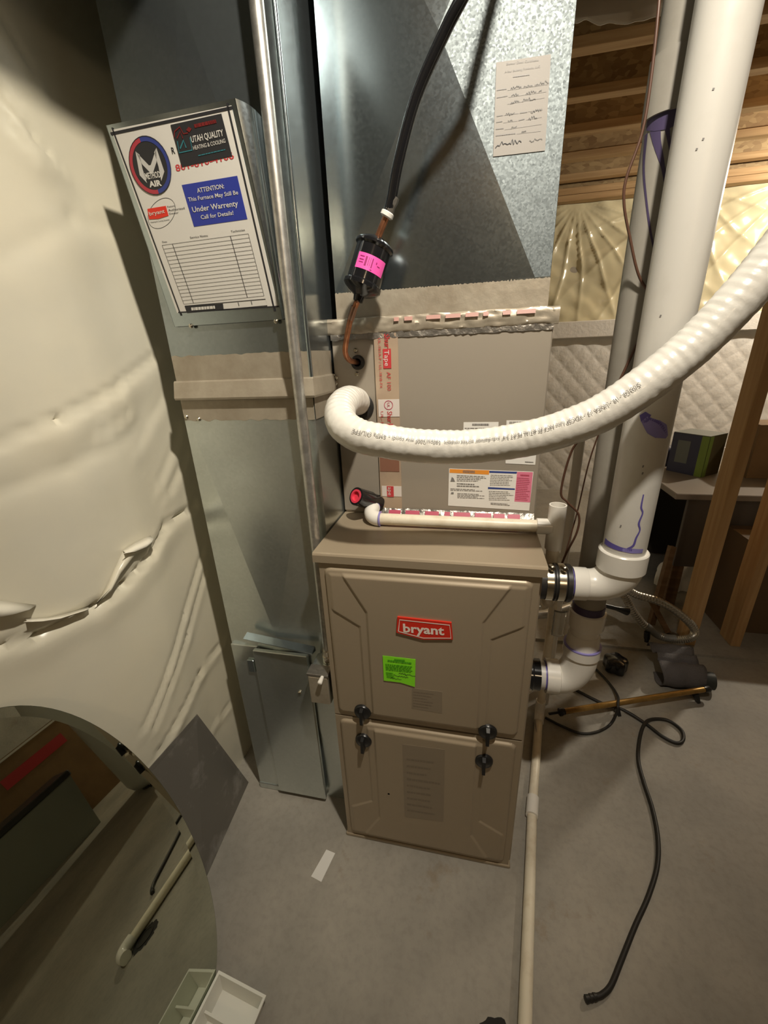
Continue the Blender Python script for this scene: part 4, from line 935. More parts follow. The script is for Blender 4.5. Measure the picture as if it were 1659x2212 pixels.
# purple primer on pipes: patches lying on the pipe surface
def on_cyl(px, py, cx, cy, r):
    d = ray(px, py); ox, oy = CAM.x - cx, CAM.y - cy
    a = d.x ** 2 + d.y ** 2; b = 2 * (ox * d.x + oy * d.y); c_ = ox * ox + oy * oy - r * r; D = b * b - 4 * a * c_
    if D < 0: t_ = -b / (2 * a)
    else: t_ = (-b - math.sqrt(D)) / (2 * a)
    p = CAM + d * t_; return math.atan2(p.y - cy, p.x - cx), p.z
def drip(mb, cx, cy, r, pts, widths):
    """ribbon on a cylinder through pixels; widths in metres"""
    A = [on_cyl(px, py, cx, cy, r) for px, py in pts]
    base = A[0][0]; A = [((a - base + math.pi) % (2 * math.pi) - math.pi + base, z) for a, z in A]
    P = crom([V((a * r, z, 0)) for a, z in A], 6); n = len(P)
    Wd = [widths[min(int(i / (n - 1) * (len(widths) - 1)), len(widths) - 2)] * (1 - (i / (n - 1) * (len(widths) - 1)) % 1) + widths[min(int(i / (n - 1) * (len(widths) - 1)) + 1, len(widths) - 1)] * ((i / (n - 1) * (len(widths) - 1)) % 1) if i < n - 1 else widths[-1] for i in range(n)]
    K = 5; vs = []
    for i in range(n):
        d = (P[min(i + 1, n - 1)] - P[max(i - 1, 0)]).normalized(); s = V((-d.y, d.x, 0)) * Wd[i] / 2
        for k in range(K):
            q = P[i] + s * (1 - 2 * k / (K - 1)); vs.append((cx + (r + 0.0005) * math.cos(q.x / r), cy + (r + 0.0005) * math.sin(q.x / r), q.y))
    mb.add(vs, [(i * K + k, i * K + k + 1, (i + 1) * K + k + 1, (i + 1) * K + k) for i in range(n - 1) for k in range(K - 1)])
dp = MB(); drip(dp, VX, VY, VR, [(1390, 1068), (1385, 1095), (1388, 1108), (1380, 1130), (1382, 1145), (1374, 1162), (1368, 1178), (1355, 1186)], [0.002, 0.003, 0.0025, 0.0035, 0.0025, 0.0035, 0.004, 0.004])
drip(dp, VX, VY, VR, [(1307, 1168), (1325, 1180), (1345, 1187), (1365, 1188)], [0.012, 0.010, 0.008, 0.005]); dp.build('primer_stain', M['purple'], VN, smooth=60)
dp = MB(); drip(dp, VX, VY, VR, [(1345, 1188), (1365, 1190), (1388, 1190)], [0.006, 0.010, 0.008]); dp.build('primer_stain', M['purple_pale'], VN, smooth=60); dp = MB(); drip(dp, VX, VY, VR, [(1392, 905), (1412, 922), (1428, 932), (1440, 944)], [0.012, 0.026, 0.026, 0.006]); dp.build('primer_stain', M['purple_pale'], VN, smooth=60)
dp = MB(); drip(dp, VX, VY, VR, [(1388, 893), (1396, 904), (1402, 908)], [0.010, 0.018, 0.006]); drip(dp, VX, VY, VR, [(1402, 904), (1424, 914), (1440, 938)], [0.003, 0.005, 0.003]); dp.build('primer_stain', M['purple'], VN, smooth=60)
for px, py in ((1542, 190), (1520, 298), (1506, 320), (1428, 680), (1390, 1005), (1389, 1020), (1342, 1134)):
    dp = MB(); drip(dp, VX, VY, VR, [(px, py), (px - 2, py + 5)], [0.0025, 0.002]); dp.build('scuff', M['ink_grey'], VN, smooth=60)

# ------------------------------------------------------------------ intake pipe (lower elbow, rear)
IY = 0.182; IX = 0.587; IZ = 0.480; IR = 0.0335
IN = thing('intake_pipe', 'grey-white air pipe rising behind the fat vent pipe from the lower elbow', 'pipe', (IX, IY, 0.42))
MB().tube([(IX, IY, 0.690), (IX, IY, 2.62)], IR, 36).build('pipe', M['pvc_grey'], IN, smooth=60)
MB().tube([(IX, IY, 0.588), (IX, IY, 0.690)], IR - 0.001, 36).build('pipe', M['fitting'], IN, smooth=60)
MB().lathe((IX, IY, 0.642), (0, 0, 1), [(0, 0.0385), (0.002, 0.0395), (0.042, 0.0395), (0.044, 0.0345)], 36).build('coupling', M['fitting'], IN, smooth=40)
MB().lathe((IX, IY, 0.684), (0, 0, 1), [(0, 0.0352), (0.020, 0.0352)], 36).build('primer_ring', M['purple_dark'], IN, smooth=40)
path = [(0.535, IY, IZ)] + bend((0.544, IY, IZ), (IX, IY, IZ), (IX, IY, 0.550), 12) + [(IX, IY, 0.566)]
MB().tube(path, 0.0392, 36).build('elbow', M['fitting'], IN, smooth=60)
MB().lathe((IX, IY, 0.562), (0, 0, 1), [(0, 0.0422), (0.024, 0.0422), (0.026, 0.0372), (0.056, 0.0355), (0.060, 0.0335)], 36).build('elbow_hub', M['fitting'], IN, smooth=40)
MB().lathe((IX, IY, 0.586), (0, 0, 1), [(0, 0.0425), (0.003, 0.0425)], 36).build('primer_ring', M['purple_pale'], IN, smooth=40)
MB().lathe((0.512, IY, IZ), (1, 0, 0), [(0, 0.035), (0, 0.0428), (0.030, 0.0428), (0.032, 0.039)], 36).build('elbow_hub', M['fitting'], IN, smooth=40)
MB().lathe((0.490, IY, IZ), (1, 0, 0), [(0, 0.0352), (0.024, 0.0352)], 36).build('pipe_stub', M['pvc'], IN, smooth=40)
MB().lathe((0.509, IY, IZ), (1, 0, 0), [(0, 0.0358), (0.003, 0.0358)], 36).build('primer_ring', M['purple'], IN, smooth=40)
MB().lathe((W, IY, IZ), (1, 0, 0), [(0, 0.0425), (0.030, 0.0425), (0.034, 0.039), (0.050, 0.039)], 36).build('collar', M['black_gloss'], IN, smooth=40)
MB().lathe((IX, IY, 1.580), (0, 0, 1), [(0, 0.0350), (0.0, 0.0385), (0.074, 0.0385), (0.076, 0.0340)], 36).build('coupling', M['pvc_grey'], IN, smooth=40)
dp = MB(); drip(dp, IX, IY, IR + 0.0003, [(1398, 268), (1420, 256), (1450, 248), (1485, 247)], [0.016, 0.030, 0.034, 0.014])
drip(dp, IX, IY, IR, [(1415, 275), (1420, 310), (1432, 360), (1440, 420), (1442, 500), (1430, 560)], [0.016, 0.010, 0.005, 0.004, 0.0035, 0.003])
drip(dp, IX, IY, IR, [(1396, 290), (1391, 360), (1396, 430), (1405, 500), (1415, 560), (1412, 640), (1402, 690)], [0.008, 0.004, 0.003, 0.003, 0.003, 0.003, 0.002])
drip(dp, IX, IY, IR, [(1441, 275), (1447, 320), (1452, 360), (1450, 400)], [0.006, 0.003, 0.002, 0.002])
drip(dp, IX, IY, IR, [(1520, 0), (1512, 30), (1500, 60), (1494, 110), (1482, 136)], [0.006, 0.006, 0.005, 0.005, 0.016]); dp.build('primer_stain', M['purple_dark'], IN, smooth=60)

# ------------------------------------------------------------------ condensate drain
cy = 0.152
cl_, crr = at(815, 1121, 'y', cy), at(1160, 1140, 'y', cy)
zl, zr = max(cl_.z, H + 0.016), max(crr.z - 0.004, H + 0.0145)
PR = 0.0134
DN = thing('condensate_drain', 'thin cream drain pipe from the coil over the furnace top and down to the floor', 'pipe', (0.487, cy, 0.015))
eL = V((0.078, cy, zl))
MB().tube([(0.098, cy, zl), (0.452, cy, zr)], PR, 20).build('pipe', M['pvc_old'], DN, smooth=60)
el_p = [at(808, 1088, 'y', YC - 0.006)] + [V(p) for p in bend((0.080, cy + 0.030, zl + 0.010), (0.076, cy, zl), (0.104, cy, zl), 8)]
MB().tube(el_p, 0.0172, 20).build('elbow', M['fitting'], DN, smooth=60)
for c0, c1 in ((V((0.104, cy, zl)), V((0.1075, cy, zl))), (el_p[1] + (el_p[0] - el_p[1]).normalized() * 0.012, el_p[1] + (el_p[0] - el_p[1]).normalized() * 0.0145)):
    MB().lathe(c0, c1 - c0, [(0, 0.0178), ((c1 - c0).length, 0.0178)], 20).build('primer_ring', M['purple_pale'], DN, smooth=40)
tx = 0.4875
MB().lathe((tx, cy, zr - 0.050), (0, 0, 1), [(0, 0.0135), (0.0, 0.0175), (0.100, 0.0175), (0.100, 0.0145), (0.06, 0.0140)], 24).build('tee', M['fitting'], DN, smooth=40)
MB().lathe((0.449, cy, zr), (1, 0, 0), [(0, 0.0135), (0, 0.0172), (0.030, 0.0172)], 24).build('tee_branch', M['fitting'], DN, smooth=40)
f1 = at(1165, 1541, 'z', 0.014); f2 = at(1150, 1745, 'z', 0.014); f3 = at(1134, 2212, 'z', 0.014)
vx, vy = f1.x, f1.y
MB().tube(crom([(tx, cy, zr - 0.045), (tx, cy + 0.0, 0.83), (tx + 0.008, cy + 0.03, 0.70), (vx - 0.02, vy - 0.06, 0.56), (vx, vy, 0.42), (vx, vy, 0.04)], 8), PR, 18).build('pipe', M['pvc_old'], DN, smooth=60)
z0 = V((0, 0, 0.0005))
dd = (f2 - f1).normalized()
MB().tube([V((vx, vy, 0.075)), V((vx, vy, 0.05))] + bend((vx, vy, 0.045), f1 + z0 * 4, f1 + dd * 0.03 + z0 * 4, 6) + [f1 + dd * 0.042 + z0 * 4], 0.0168, 18).build('elbow', M['fitting'], DN, smooth=60)
MB().tube([f1 + dd * 0.03 + z0, f2 + z0], PR, 18).build('pipe', M['pvc_old'], DN, smooth=60)
d2 = (f3 - f2).normalized(); f4 = f3 + d2 * 0.075
MB().lathe(f2 - dd * 0.030 + V((0, 0, 0.003)), f2 - f1, [(0, 0.0135), (0, 0.0170), (0.056, 0.0170), (0.056, 0.0135)], 20).build('coupling', M['fitting'], DN, smooth=40)
MB().tube([f2 + z0, f4 + z0], PR, 18).build('pipe', M['pvc_old'], DN, smooth=60)
MB().tube([f4 - d2 * 0.02 + V((0, 0, 0.003))] + bend(f4 + V((0, 0, 0.003)), f4 + d2 * 0.028 + V((0, 0, 0.003)), f4 + d2 * 0.028 + V((-0.028, 0.006, 0.001)), 6) + [f4 + d2 * 0.028 + V((-0.040, 0.008, 0.0))], 0.0166, 18).build('elbow', M['fitting'], DN, smooth=60)
mk = MB(); 
sv = V((-dd.y, dd.x, 0)); 
MB().tube([f1 + dd * t_ + sv * (-0.010 + 0.16 * (t_ - 0.04) - 0.004) * 1.0 + V((0, 0, 0.0115)) for t_ in (0.045, 0.06, 0.08, 0.10, 0.12)], 0.0014, 6).build('primer_drip', M['ink_grey'], DN)

# white plumbing pipe behind
wpp = at(1236, 1080, 'y', 0.58)
o = MB().tube([(wpp.x, 0.58, 0.001), (wpp.x, 0.58, 1.06)], 0.0135, 18).build('plumbing_pipe', M['pvc'], None, smooth=60, origin=(wpp.x, 0.58, 0))
tag(o, 'slim white pipe standing behind the coil beside the brown wires', 'pipe')

# brown thermostat wires
def wire(pts, r, label, m='wire'):
    P = crom([at(px, py, 'y', y) for px, py, y in pts], 8)
    o = MB().tube(P, r, 8).build('wire', M[m], None, smooth=60, origin=P[-1]); return tag(o, label, 'wire', 'thermostat wires')
wire([(1428, -120, 0.155), (1424, 0, 0.138), (1405, 180, 0.136), (1386, 290, 0.136), (1353, 385, 0.138), (1348, 440, 0.14), (1360, 510, 0.142), (1382, 600, 0.142), (1420, 650, 0.144), (1452, 690, 0.146)], 0.0022, 'brown wire hanging beside the ceiling joists left of the grey-white pipe')
wire([(1440, 620, 0.142), (1400, 692, 0.142), (1330, 840, 0.144), (1285, 925, 0.16), (1238, 968, 0.19), (1212, 1060, 0.205), (1226, 1085, 0.205), (1250, 1112, 0.205), (1246, 1150, 0.205), (1222, 1198, 0.20), (1205, 1240, 0.19)], 0.0024, 'brown wire looping behind the open drain tee')
wire([(1305, 905, 0.143), (1272, 1000, 0.165), (1246, 1110, 0.22), (1216, 1215, 0.215), (1208, 1250, 0.205)], 0.0015, 'thin straight brown wire behind the looping one')

# ------------------------------------------------------------------ oval mirror leaning on the left wall
MN = V((0.93747, -0.11543, 0.32836)).normalized(); ME1 = V((0.12220, 0.99251, 0)).normalized(); ME2 = MN.cross(ME1).normalized()
if ME2.z < 0: ME2 = -ME2
MC = V((-0.3121, -0.3984, 0.3783)) + V((0, 0, 0.001)); MA, MBx = 0.1814, 0.4005
MI = thing('oval_mirror', 'frameless oval mirror leaning against the plastic sheet at lower left', 'mirror', tuple(MC - ME2 * MBx))
def mring(k, off, n=96): return [MC + ME1 * (MA - k) * math.cos(2 * math.pi * i / n) + ME2 * (MBx - k) * math.sin(2 * math.pi * i / n) + MN * off for i in range(n)]
mm = MB(); mm.add(mring(0.018, 0.0), [tuple(range(96))]); mm.build('glass', M['mirror'], MI)
mb = MB(); mb.loft([mring(0.018, 0.0), mring(0.0008, -0.0006)], cap=False); mb.build('bevel', M['mirror'], MI, smooth=40)
mb = MB(); mb.loft([mring(0.0008, -0.0006), mring(0, -0.0012), mring(0, -0.0055)], cap=False); mb.add(mring(0, -0.0055), [tuple(range(95, -1, -1))]); mb.build('backing', M['mirror_edge'], MI)

# white tray standing against the mirror
zt = 0.042
tr0 = at(575, 2150, 'z', zt)
hn = V((MN.x, MN.y, 0)).normalized(); hl = V((hn.y, -hn.x, 0))      # hl points towards the camera side
if hl.y > 0: hl = -hl
# distance from the rim corner to the mirror plane along -hn
dist = MN.dot(tr0 - MC) / MN.dot(hn)
TW = dist - 0.004; TLn = 0.26
TRY = thing('plastic_tray', 'white divided plastic tray lying on the floor against the oval mirror', 'tray', tuple(tr0 - hn * TW / 2 + hl * TLn / 2 - V((0, 0, zt))))
def tp(a, b, z): return tr0 - hn * a + hl * b + V((0, 0, z - zt))
t = 0.004; sh_ = MB()
outer = lambda i, z: [tp(i, i, z), tp(TW - i, i, z), tp(TW - i, TLn - i, z), tp(i, TLn - i, z)]
sh_.loft([outer(0.010, 0.001), outer(0.002, zt - 0.004), outer(0.0, zt - 0.004), outer(0.0, zt), outer(0.005, zt), outer(0.013, 0.006)], cap=True)
sh_.build('shell', M['tray'], TRY)
for b in (0.055, 0.105, 0.155, 0.205):
    dv = MB(); dv.loft([[tp(0.010, b - 0.004, 0.005), tp(TW - 0.010, b - 0.004, 0.005), tp(TW - 0.010, b + 0.004, 0.005), tp(0.010, b + 0.004, 0.005)], [tp(0.008, b - 0.002, zt - 0.012), tp(TW - 0.008, b - 0.002, zt - 0.012), tp(TW - 0.008, b + 0.002, zt - 0.012), tp(0.008, b + 0.002, zt - 0.012)]]); dv.build('divider', M['tray'], TRY)

# sheet metal offcut leaning against the left wall
c1, c2 = at(536, 1690, 'z', 0.0), at(455, 1872, 'z', 0.0); c3, c4 = at(330, 1650, 'x', -0.392), at(425, 1543, 'x', -0.380)
c3 = c3 + (c3 - c4) * 0.35; c2 = c2 + (c2 - c1) * 0.15
sp = MB(); nn = (c2 - c1).cross(c4 - c1).normalized()
if nn.x < 0: nn = -nn
P = [c1, c2, c3, c4]
sp.loft([[p + V((0, 0, 0.0005)) for p in P], [p + nn * 0.0016 + V((0, 0, 0.0005)) for p in P]])
o = sp.build('sheet_metal', mat('scuffed_sheet', (0.20, 0.185, 0.16), 0.5, 0.45, noise=(9, (0.33, 0.31, 0.28), 0.52, 0.66)), None, origin=(c1 + c2) / 2); tag(o, 'loose grey sheet metal offcut leaning on the plastic sheet behind the mirror', 'metal sheet')

# strip of paper tape on the floor
ps = MB(); P = [at(*p, 'z', 0.0008) for p in ((672, 1893), (694, 1905), (724, 1843), (705, 1835))]
ps.poly(P, (0, 0, 1), 0.0006); o = ps.build('paper_strip', M['label'], None, origin=sum(P, V((0, 0, 0))) / 4 - V((0, 0, 0.0008))); tag(o, 'short pale paper strip lying on the concrete before the furnace', 'paper')

# floor drain, grimy pit beside the pipe end
fdp = V((0.402, -0.312, 0))
FDR = thing('floor_drain', 'grimy black floor drain at the end of the drain pipe', 'drain', tuple(fdp))
n = 40; ring = [fdp + V((math.cos(2 * math.pi * i / n), math.sin(2 * math.pi * i / n), 0)) * (0.042 + 0.012 * mnoise.noise(V((i * 0.8, 2, 0)))) + V((0, 0, 0.0006)) for i in range(n)]
MB().add(ring, [tuple(range(n))]).build('pit', M['dirt'], FDR)
MB().lathe(fdp + V((0, 0, 0.0004)), (0, 0, 1), [(0, 0.028), (0.002, 0.028), (0.002, 0.023), (0.0008, 0.023)], 28).build('grate', M['rubber'], FDR)

# ------------------------------------------------------------------ things on the floor at the right
def fl_path(pts, z): return [at(p[0], p[1], 'z', p[2] if len(p) > 2 else z) for p in pts]
P = crom(fl_path([(1232, 1484), (1300, 1519), (1345, 1533, 0.010), (1390, 1560), (1430, 1590), (1462, 1605), (1476, 1597), (1471, 1576), (1442, 1556), (1408, 1554), (1391, 1566, 0.016), (1381, 1600), (1379, 1642), (1391, 1690), (1409, 1745), (1421, 1808), (1420, 1870), (1401, 1935), (1372, 2000), (1342, 2075), (1320, 2128), (1300, 2149), (1285, 2154)], 0.0062), 8)
HB = thing('black_hose', 'long black hose snaking across the floor towards the camera', 'hose', tuple(P[-1]))
MB().tube(P, 0.0056, 10).build('hose', M['cord'], HB, smooth=60)
e = P[-1]; d = (P[-1] - P[-3]).normalized(); MB().lathe(e - d * 0.004, d, [(0, 0.0062), (0.006, 0.0072), (0.008, 0.0060), (0.014, 0.0072), (0.016, 0.0060), (0.024, 0.0072), (0.026, 0.005)], 12).build('hose_end', M['cord'], HB, smooth=30)
P = crom(fl_path([(1288, 1446), (1316, 1476), (1334, 1503, 0.03), (1335, 1522, 0.075), (1332, 1540, 0.05), (1317, 1566), (1290, 1581), (1255, 1584), (1215, 1569), (1178, 1550)], 0.0055), 8)
o = MB().tube(P, 0.0046, 10).build('black_cable', M['cord'], None, smooth=60, origin=P[0]); tag(o, 'shorter black cable looped over the brass wand behind the drain pipe', 'cable')
# brass wand
wa, wb = at(1217, 1537, 'z', 0.045), at(1522, 1489, 'z', 0.045); wd = (wb - wa).normalized()
WN = thing('brass_wand', 'long brass-coloured tube with black ends lying on the floor', 'wand', tuple((wa + wb) / 2 - V((0, 0, 0.045))))
MB().tube([wa, wb], 0.0105, 14).build('tube', M['brass'], WN, smooth=60)
MB().lathe(wb - wd * 0.004, wd, [(0, 0.0120), (0.02, 0.0125), (0.026, 0.009)], 14).build('end_cap', M['black'], WN, smooth=40)
MB().lathe(wa - wd * 0.018, wd, [(0, 0.009), (0.002, 0.014), (0.012, 0.014), (0.016, 0.0115), (0.022, 0.0115)], 8).build('nut', M['black'], WN)
MB().tube([wa - wd * 0.055, wa - wd * 0.016], 0.0048, 10).build('rod', M['black'], WN, smooth=60)
for k in (0.36, 0.93):
    p = wa.lerp(wb, k); sd_ = V((-wd.y, wd.x, 0))
    MB().loft([[p + sd_ * -0.012 + wd * -0.008 + V((0, 0, -0.008)), p + sd_ * 0.012 + wd * -0.008 + V((0, 0, -0.008)), p + sd_ * 0.012 + wd * 0.008 + V((0, 0, -0.008)), p + sd_ * -0.012 + wd * 0.008 + V((0, 0, -0.008))],
               [V((q.x, q.y, 0.001)) for q in (p + sd_ * -0.020 + wd * 0.004, p + sd_ * -0.008 + wd * 0.004, p + sd_ * -0.008 + wd * 0.016, p + sd_ * -0.020 + wd * 0.016)]]).build('foot', M['black'], WN)
# lobed black cap
pc = at(1327, 1446, 'z', 0)
cp_ = MB(); n = 40; prof = [(0.0, 0.034), (0.008, 0.043), (0.046, 0.043), (0.056, 0.038), (0.060, 0.022)]
rg = [[V((pc.x, pc.y, 0)) + V((math.cos(2 * math.pi * j / n) * r * (1 + 0.10 * math.cos(5 * 2 * math.pi * j / n)), math.sin(2 * math.pi * j / n) * r * (1 + 0.10 * math.cos(5 * 2 * math.pi * j / n)), z)) for j in range(n)] for z, r in prof]
o = cp_.loft(rg).build('plastic_star_cap', M['black_gloss'], None, smooth=40, origin=pc); tag(o, 'lobed glossy black plastic cap on the floor beside the white elbow', 'cap')
# flexible steel hose loop
FP = crom([V((W + 0.005, 0.60, 0.36)), V((0.62, 0.66, 0.35)), at(1330, 1274, 'y', 0.86), at(1378, 1286, 'y', 0.90), at(1430, 1302, 'y', 0.92), at(1475, 1332, 'y', 0.93), at(1500, 1360, 'y', 0.93), at(1492, 1378, 'y', 0.93), at(1455, 1381, 'y', 0.94), at(1420, 1371, 'y', 0.95), at(1390, 1349, 'y', 0.95), at(1366, 1318, 'y', 0.95), at(1348, 1285, 'y', 0.95), at(1325, 1262, 'y', 0.95)], 16)
FX = thing('steel_flex_hose', 'corrugated steel flexible hose looping behind the white elbows', 'hose', tuple(FP[0]))
MB().tube(FP, lambda i, n: 0.0148 + 0.0017 * (i % 2), 16).build('corrugated_tube', M['flex'], FX, smooth=25)
e = at(1395, 1352, 'y', 0.945); e2 = at(1460, 1380, 'y', 0.94)
MB().tube(crom([e, at(1420, 1371, 'y', 0.95), at(1440, 1378, 'y', 0.945), e2], 5), 0.0165, 14).build('tape_wrap', mat('duct_tape', (0.20, 0.20, 0.19), 0.4), FX, smooth=60)
q = at(1398, 1365, 'y', 0.93); MB().lathe(q, (0.05, -0.2, -1), [(0, 0.012), (0.03, 0.012), (0.035, 0.009), (0.045, 0.009)], 12).build('valve', M['black'], FX, smooth=40)
q = at(1275, 1300, 'y', 0.75); q2 = at(1355, 1320, 'y', 0.78); 
o = MB().tube([q, q.lerp(q2, 0.7), q2], lambda i, n: (0.008, 0.009, 0.017)[i], 12).build('valve_handle', M['black'], FX, smooth=40)
# rolled black mesh
x0, x1 = at(1414, 1440, 'z', 0.04).x, at(1492, 1430, 'z', 0.04).x
MP = [(0.935, 0.060), (0.925, 0.085), (0.900, 0.098), (0.876, 0.084), (0.866, 0.080), (0.850, 0.098), (0.832, 0.090), (0.822, 0.078), (0.806, 0.090), (0.780, 0.084), (0.755, 0.058), (0.748, 0.028), (0.765, 0.006), (0.80, 0.002), (0.84, 0.003)]
mp3 = crom([V((0, a - 0.03, b)) for a, b in MP], 5); mm = MB()
vs = []
for i in range(13):
    x = x0 + (x1 - x0) * i / 12
    for p in mp3: vs.append((x + 0.010 * math.sin(p.y * 60) * (i / 12 - 0.5), p.y + 0.003 * math.sin(i * 1.1), p.z))
n = len(mp3); mm.add(vs, [(i * n + j, i * n + j + 1, (i + 1) * n + j + 1, (i + 1) * n + j) for i in range(12) for j in range(n - 1)])
MS = thing('mesh_roll', 'crumpled roll of black woven mesh lying below the steel hose loop', 'mesh', ((x0 + x1) / 2, 0.84, 0))
o = mm.build('mesh_sheet', M['mesh_black'], MS, smooth=60); md = o.modifiers.new('s', 'SOLIDIFY'); md.thickness = 0.002
MB().lathe((x1 - 0.03, 0.760, 0.036), (1, -0.08, 0), [(0, 0.030), (0.066, 0.033), (0.066, 0.028), (0.02, 0.026)], 20).build('roll_core', mat('dark_tube', (0.035, 0.04, 0.038), 0.5), MS, smooth=40)
# clear pouch tied behind the drain pipe
q = at(1207, 1345, 'y', 0.42)
cb = MB().grid(6, 12, lambda u, v: (q.x - 0.017 + 0.034 * u, 0.42 - 0.006 * math.sin(math.pi * u) + 0.003 * mnoise.noise(V((u * 6, v * 8, 1))), q.z + 0.045 - 0.09 * v))
CBG = thing('parts_pouch', 'small clear plastic pouch hanging beside the drain pipe under the vent elbow', 'pouch', (q.x, 0.42, q.z - 0.045))
o = cb.build('pouch', M['clear'], CBG, smooth=60); md = o.modifiers.new('s', 'SOLIDIFY'); md.thickness = 0.003
MB().tube([(q.x, 0.42, q.z + 0.044), (q.x, 0.42, q.z + 0.12), (q.x + 0.05, 0.40, q.z + 0.20), (IX - 0.03, IY + 0.045, q.z + 0.24)], 0.001, 6).build('tie', M['clear'], CBG)

# ------------------------------------------------------------------ framing studs and storage beyond
def stud(px, py, y, label):
    p = at(px, py, 'y', y); o = MB().bbox((p.x, y, 0.012), (p.x + 0.038, y + 0.089, 2.365), 0.002).build('stud', M['wood_z'], None, origin=(p.x + 0.019, y + 0.045, 0.012)); return tag(o, label, 'stud', 'framing studs')
stud(1588, 1005, 1.0, 'upright wooden stud in front of the desk with the green box')
stud(1622, 1260, 1.02, 'upright wooden stud at the right edge beside the dark carton')
DX, DY = 1.222, 1.28
DK = thing('desk', 'dusty grey-topped desk behind the stud with a dark box on it', 'desk', (DX + 0.5, DY + 0.25, 0.012))
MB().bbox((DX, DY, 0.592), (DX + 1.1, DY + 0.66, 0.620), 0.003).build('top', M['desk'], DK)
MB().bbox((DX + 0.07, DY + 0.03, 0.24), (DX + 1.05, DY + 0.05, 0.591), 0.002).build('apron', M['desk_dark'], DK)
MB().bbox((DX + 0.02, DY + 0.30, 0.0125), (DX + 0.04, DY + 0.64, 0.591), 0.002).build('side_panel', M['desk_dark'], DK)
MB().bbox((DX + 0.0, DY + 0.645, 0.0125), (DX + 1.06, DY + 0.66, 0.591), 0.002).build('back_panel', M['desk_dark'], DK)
for x in (DX + 0.07, DX + 1.0): MB().bbox((x, DY + 0.03, 0.0125), (x + 0.05, DY + 0.08, 0.24), 0.002).build('leg', M['wood_dark'], DK)
# folding stool legs before the desk
q1, q2, q3, q4 = at(1452, 1180, 'y', 1.2), at(1405, 1352, 'z', 0.012), at(1402, 1290, 'y', 1.16), at(1446, 1372, 'z', 0.012)
FSO = thing('folding_stool', 'dark folded wooden stool frame leaning before the desk', 'stool', tuple(q2))
for a, b in ((q1, q2), (q3, q4)):
    d = (b - a).normalized(); b = b - d * 0.012; MB().obox((a + b) / 2, d, V((d.z, 0, -d.x)), d.cross(V((d.z, 0, -d.x))), (b - a).length / 2, 0.011, 0.016).build('leg', M['wood_dark'], FSO)
# cartons and objects on the desk
def carton(name, label, cx, cy, z, w, d, h, rot, m, extra=None):
    t = thing(name, label, 'box', (cx, cy, z)); c_, s_ = math.cos(rot), math.sin(rot)
    ex, ey = V((c_, s_, 0)), V((-s_, c_, 0))
    MB().obox((cx, cy, z + h / 2 + 0.0006), ex, ey, (0, 0, 1), w / 2, d / 2, h / 2).build('carton', M[m], t)
    return t, ex, ey, V((cx, cy, z))
gc = at(1500, 1037, 'z', 0.620)
rot = math.radians(38)
t, ex, ey, o_ = carton('boxed_product', 'blue and green cardboard product box standing on the desk', gc.x + 0.055, gc.y + 0.16, 0.620, 0.15, 0.17, 0.205, rot, 'box_olive')
fr = o_ - ey * 0.0853; lf = o_ - ex * 0.0753
def facebox(c0, a, hx, z0, z1, nrm, m, nm, off=0.001):
    MB().obox(c0 + V((0, 0, (z0 + z1) / 2)) + nrm * off, a, nrm, (0, 0, 1), hx, 0.0006, (z1 - z0) / 2).build(nm, M[m], t)
facebox(lf, ey, 0.085, 0.001, 0.204, -ex, 'box_blue', 'blue_side'); facebox(lf + ey * 0.025, ey, 0.03, 0.055, 0.17, -ex, 'box_grey', 'pale_panel', 0.002)
facebox(lf - ey * 0.068, ey, 0.017, 0.001, 0.204, -ex, 'box_green', 'green_edge', 0.002)
facebox(fr - ex * 0.060, ex, 0.015, 0.001, 0.204, -ey, 'box_green', 'green_edge', 0.001)
MB().obox(o_ + V((0, 0, 0.206)), ex, ey, (0, 0, 1), 0.075, 0.085, 0.0012).build('top_flap', M['box_grey'], t)
bc = at(1432, 1002, 'z', 0.62)
bl_ = MB(); n = 24; bl_.loft([[(bc.x + 0.062 * k * math.cos(2 * math.pi * j / n), bc.y + 0.0 + 0.055 * k * math.sin(2 * math.pi * j / n), 0.6206 + z) for j in range(n)] for z, k in ((0, 0.8), (0.015, 0.98), (0.05, 1.0), (0.08, 0.9), (0.10, 0.65), (0.108, 0.25))])
o = bl_.build('dark_cap', M['box_blue'], None, smooth=60, origin=(bc.x, bc.y + 0.0, 0.62)); tag(o, 'dark rounded cap sitting on the desk left of the green box', 'cap')
pc_ = at(1655, 985, 'z', 0.62)
for i, (dx, dy, a) in enumerate(((0, 0, 0.2), (0.03, 0.04, -0.3), (-0.02, 0.10, 0.5))):
    o = MB().obox((pc_.x + 0.06 + dx, pc_.y + 0.08 + dy, 0.6215 + i * 0.0022), (math.cos(a), math.sin(a), 0), (-math.sin(a), math.cos(a), 0), (0, 0, 1), 0.14, 0.10, 0.0008).build('paper_sheet', M['label'], None, origin=(pc_.x + 0.06 + dx, pc_.y + 0.08 + dy, 0.6205 + i * 0.0022))
    tag(o, ('lowest white paper in the pile on the desk at the right edge', 'middle white paper in the pile on the desk at the right edge', 'topmost white paper in the pile on the desk at the right edge')[i], 'paper', 'papers on the desk')
qb = at(1640, 905, 'y', 1.62)
t, *_ = carton('carton', 'brown carton on the desk behind the white papers', qb.x + 0.10, 1.64, 0.62, 0.24, 0.16, 0.26, 0.0, 'card')
qc = at(1580, 1404, 'z', 0.012)
t, exx, eyy, oo = carton('carton', 'large brown carton on the floor between the two studs, its shade in the colour', qc.x + 0.30, qc.y + 0.22, 0.012, 0.55, 0.16, 0.46, 0.0, 'card_dark')
MB().box((oo.x - 0.275, oo.y - 0.03, 0.473), (oo.x + 0.275, oo.y + 0.03, 0.4745)).build('packing_tape', M['card'], t)
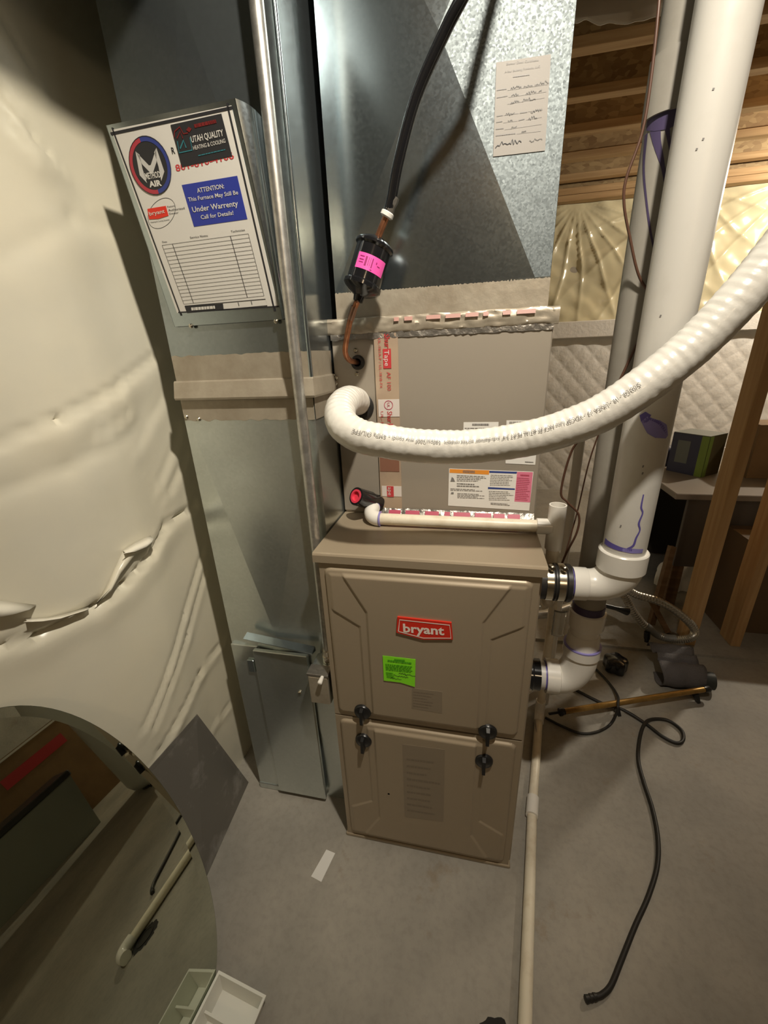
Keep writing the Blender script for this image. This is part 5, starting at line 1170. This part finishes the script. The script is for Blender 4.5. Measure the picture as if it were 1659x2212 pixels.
# crumpled white bag under the desk
qg = at(1478, 1292, 'z', 0.012)
def bagf(u, v):
    a = 2 * math.pi * u; h_ = math.sin(math.pi * min(v, 0.98) / 2); k = (1 - v * v) ** 0.5 if v < 1 else 0
    w = 1 + 0.35 * mnoise.noise(V((math.cos(a) * 2, math.sin(a) * 2, v * 3)))
    return (qg.x + 0.09 * k * w * math.cos(a), qg.y + 0.12 + 0.06 * k * w * math.sin(a), 0.0125 + 0.16 * h_ * (1 + 0.2 * mnoise.noise(V((u * 9, v * 4, 3)))))
o = MB().grid(40, 20, bagf).build('plastic_bag', M['label'], None, smooth=50, origin=(qg.x, qg.y + 0.12, 0.0125)); tag(o, 'crumpled white plastic bag on the floor under the desk', 'bag')

# ------------------------------------------------------------------ things right of the frame that the mirror shows
WH = thing('water_heater', 'pale enamelled water heater tank seen in the oval mirror', 'water heater', (1.95, 0.46, 0))
MB().lathe((1.95, 0.46, 0.02), (0, 0, 1), [(0, 0.20), (0.02, 0.225), (0.06, 0.24), (1.30, 0.24), (1.38, 0.22), (1.42, 0.12)], 48).build('tank', M['heater'], WH, smooth=40)
MB().lathe((1.95, 0.46, 0.0), (0, 0, 1), [(0, 0.19), (0.021, 0.19)], 40).build('base_ring', M['rubber'], WH)
TT = thing('storage_tote', 'grey plastic storage tote with dark rim seen in the oval mirror', 'tote', (2.45, -0.22, 0))
MB().loft([[(2.45 - a, -0.22 - b, z), (2.45 + a, -0.22 - b, z), (2.45 + a, -0.22 + b, z), (2.45 - a, -0.22 + b, z)] for z, a, b in ((0.001, 0.17, 0.30), (0.36, 0.20, 0.34))]).build('tub', M['tote'], TT)
MB().bbox((2.24, -0.57, 0.361), (2.66, 0.13, 0.40), 0.006).build('lid', M['rubber'], TT)
t, *_ = carton('carton', 'tall brown carton with red print seen in the oval mirror', 3.15, 0.05, 0.0, 0.5, 0.75, 0.72, 0.0, 'card')
MB().box((2.897, -0.05, 0.52), (2.8985, 0.35, 0.60)).build('red_print', M['red_print'], t)
MB().box((2.897, -0.32, 0.70), (2.8985, 0.42, 0.715)).build('white_tape', M['label'], t)
t, *_ = carton('carton', 'dark carton beside the tall one seen in the oval mirror', 3.15, -0.75, 0.0, 0.5, 0.6, 0.5, 0.0, 'card_dark')

# tidy helper properties
for ob in list(bpy.data.objects):
    if '_o' in ob: del ob['_o']
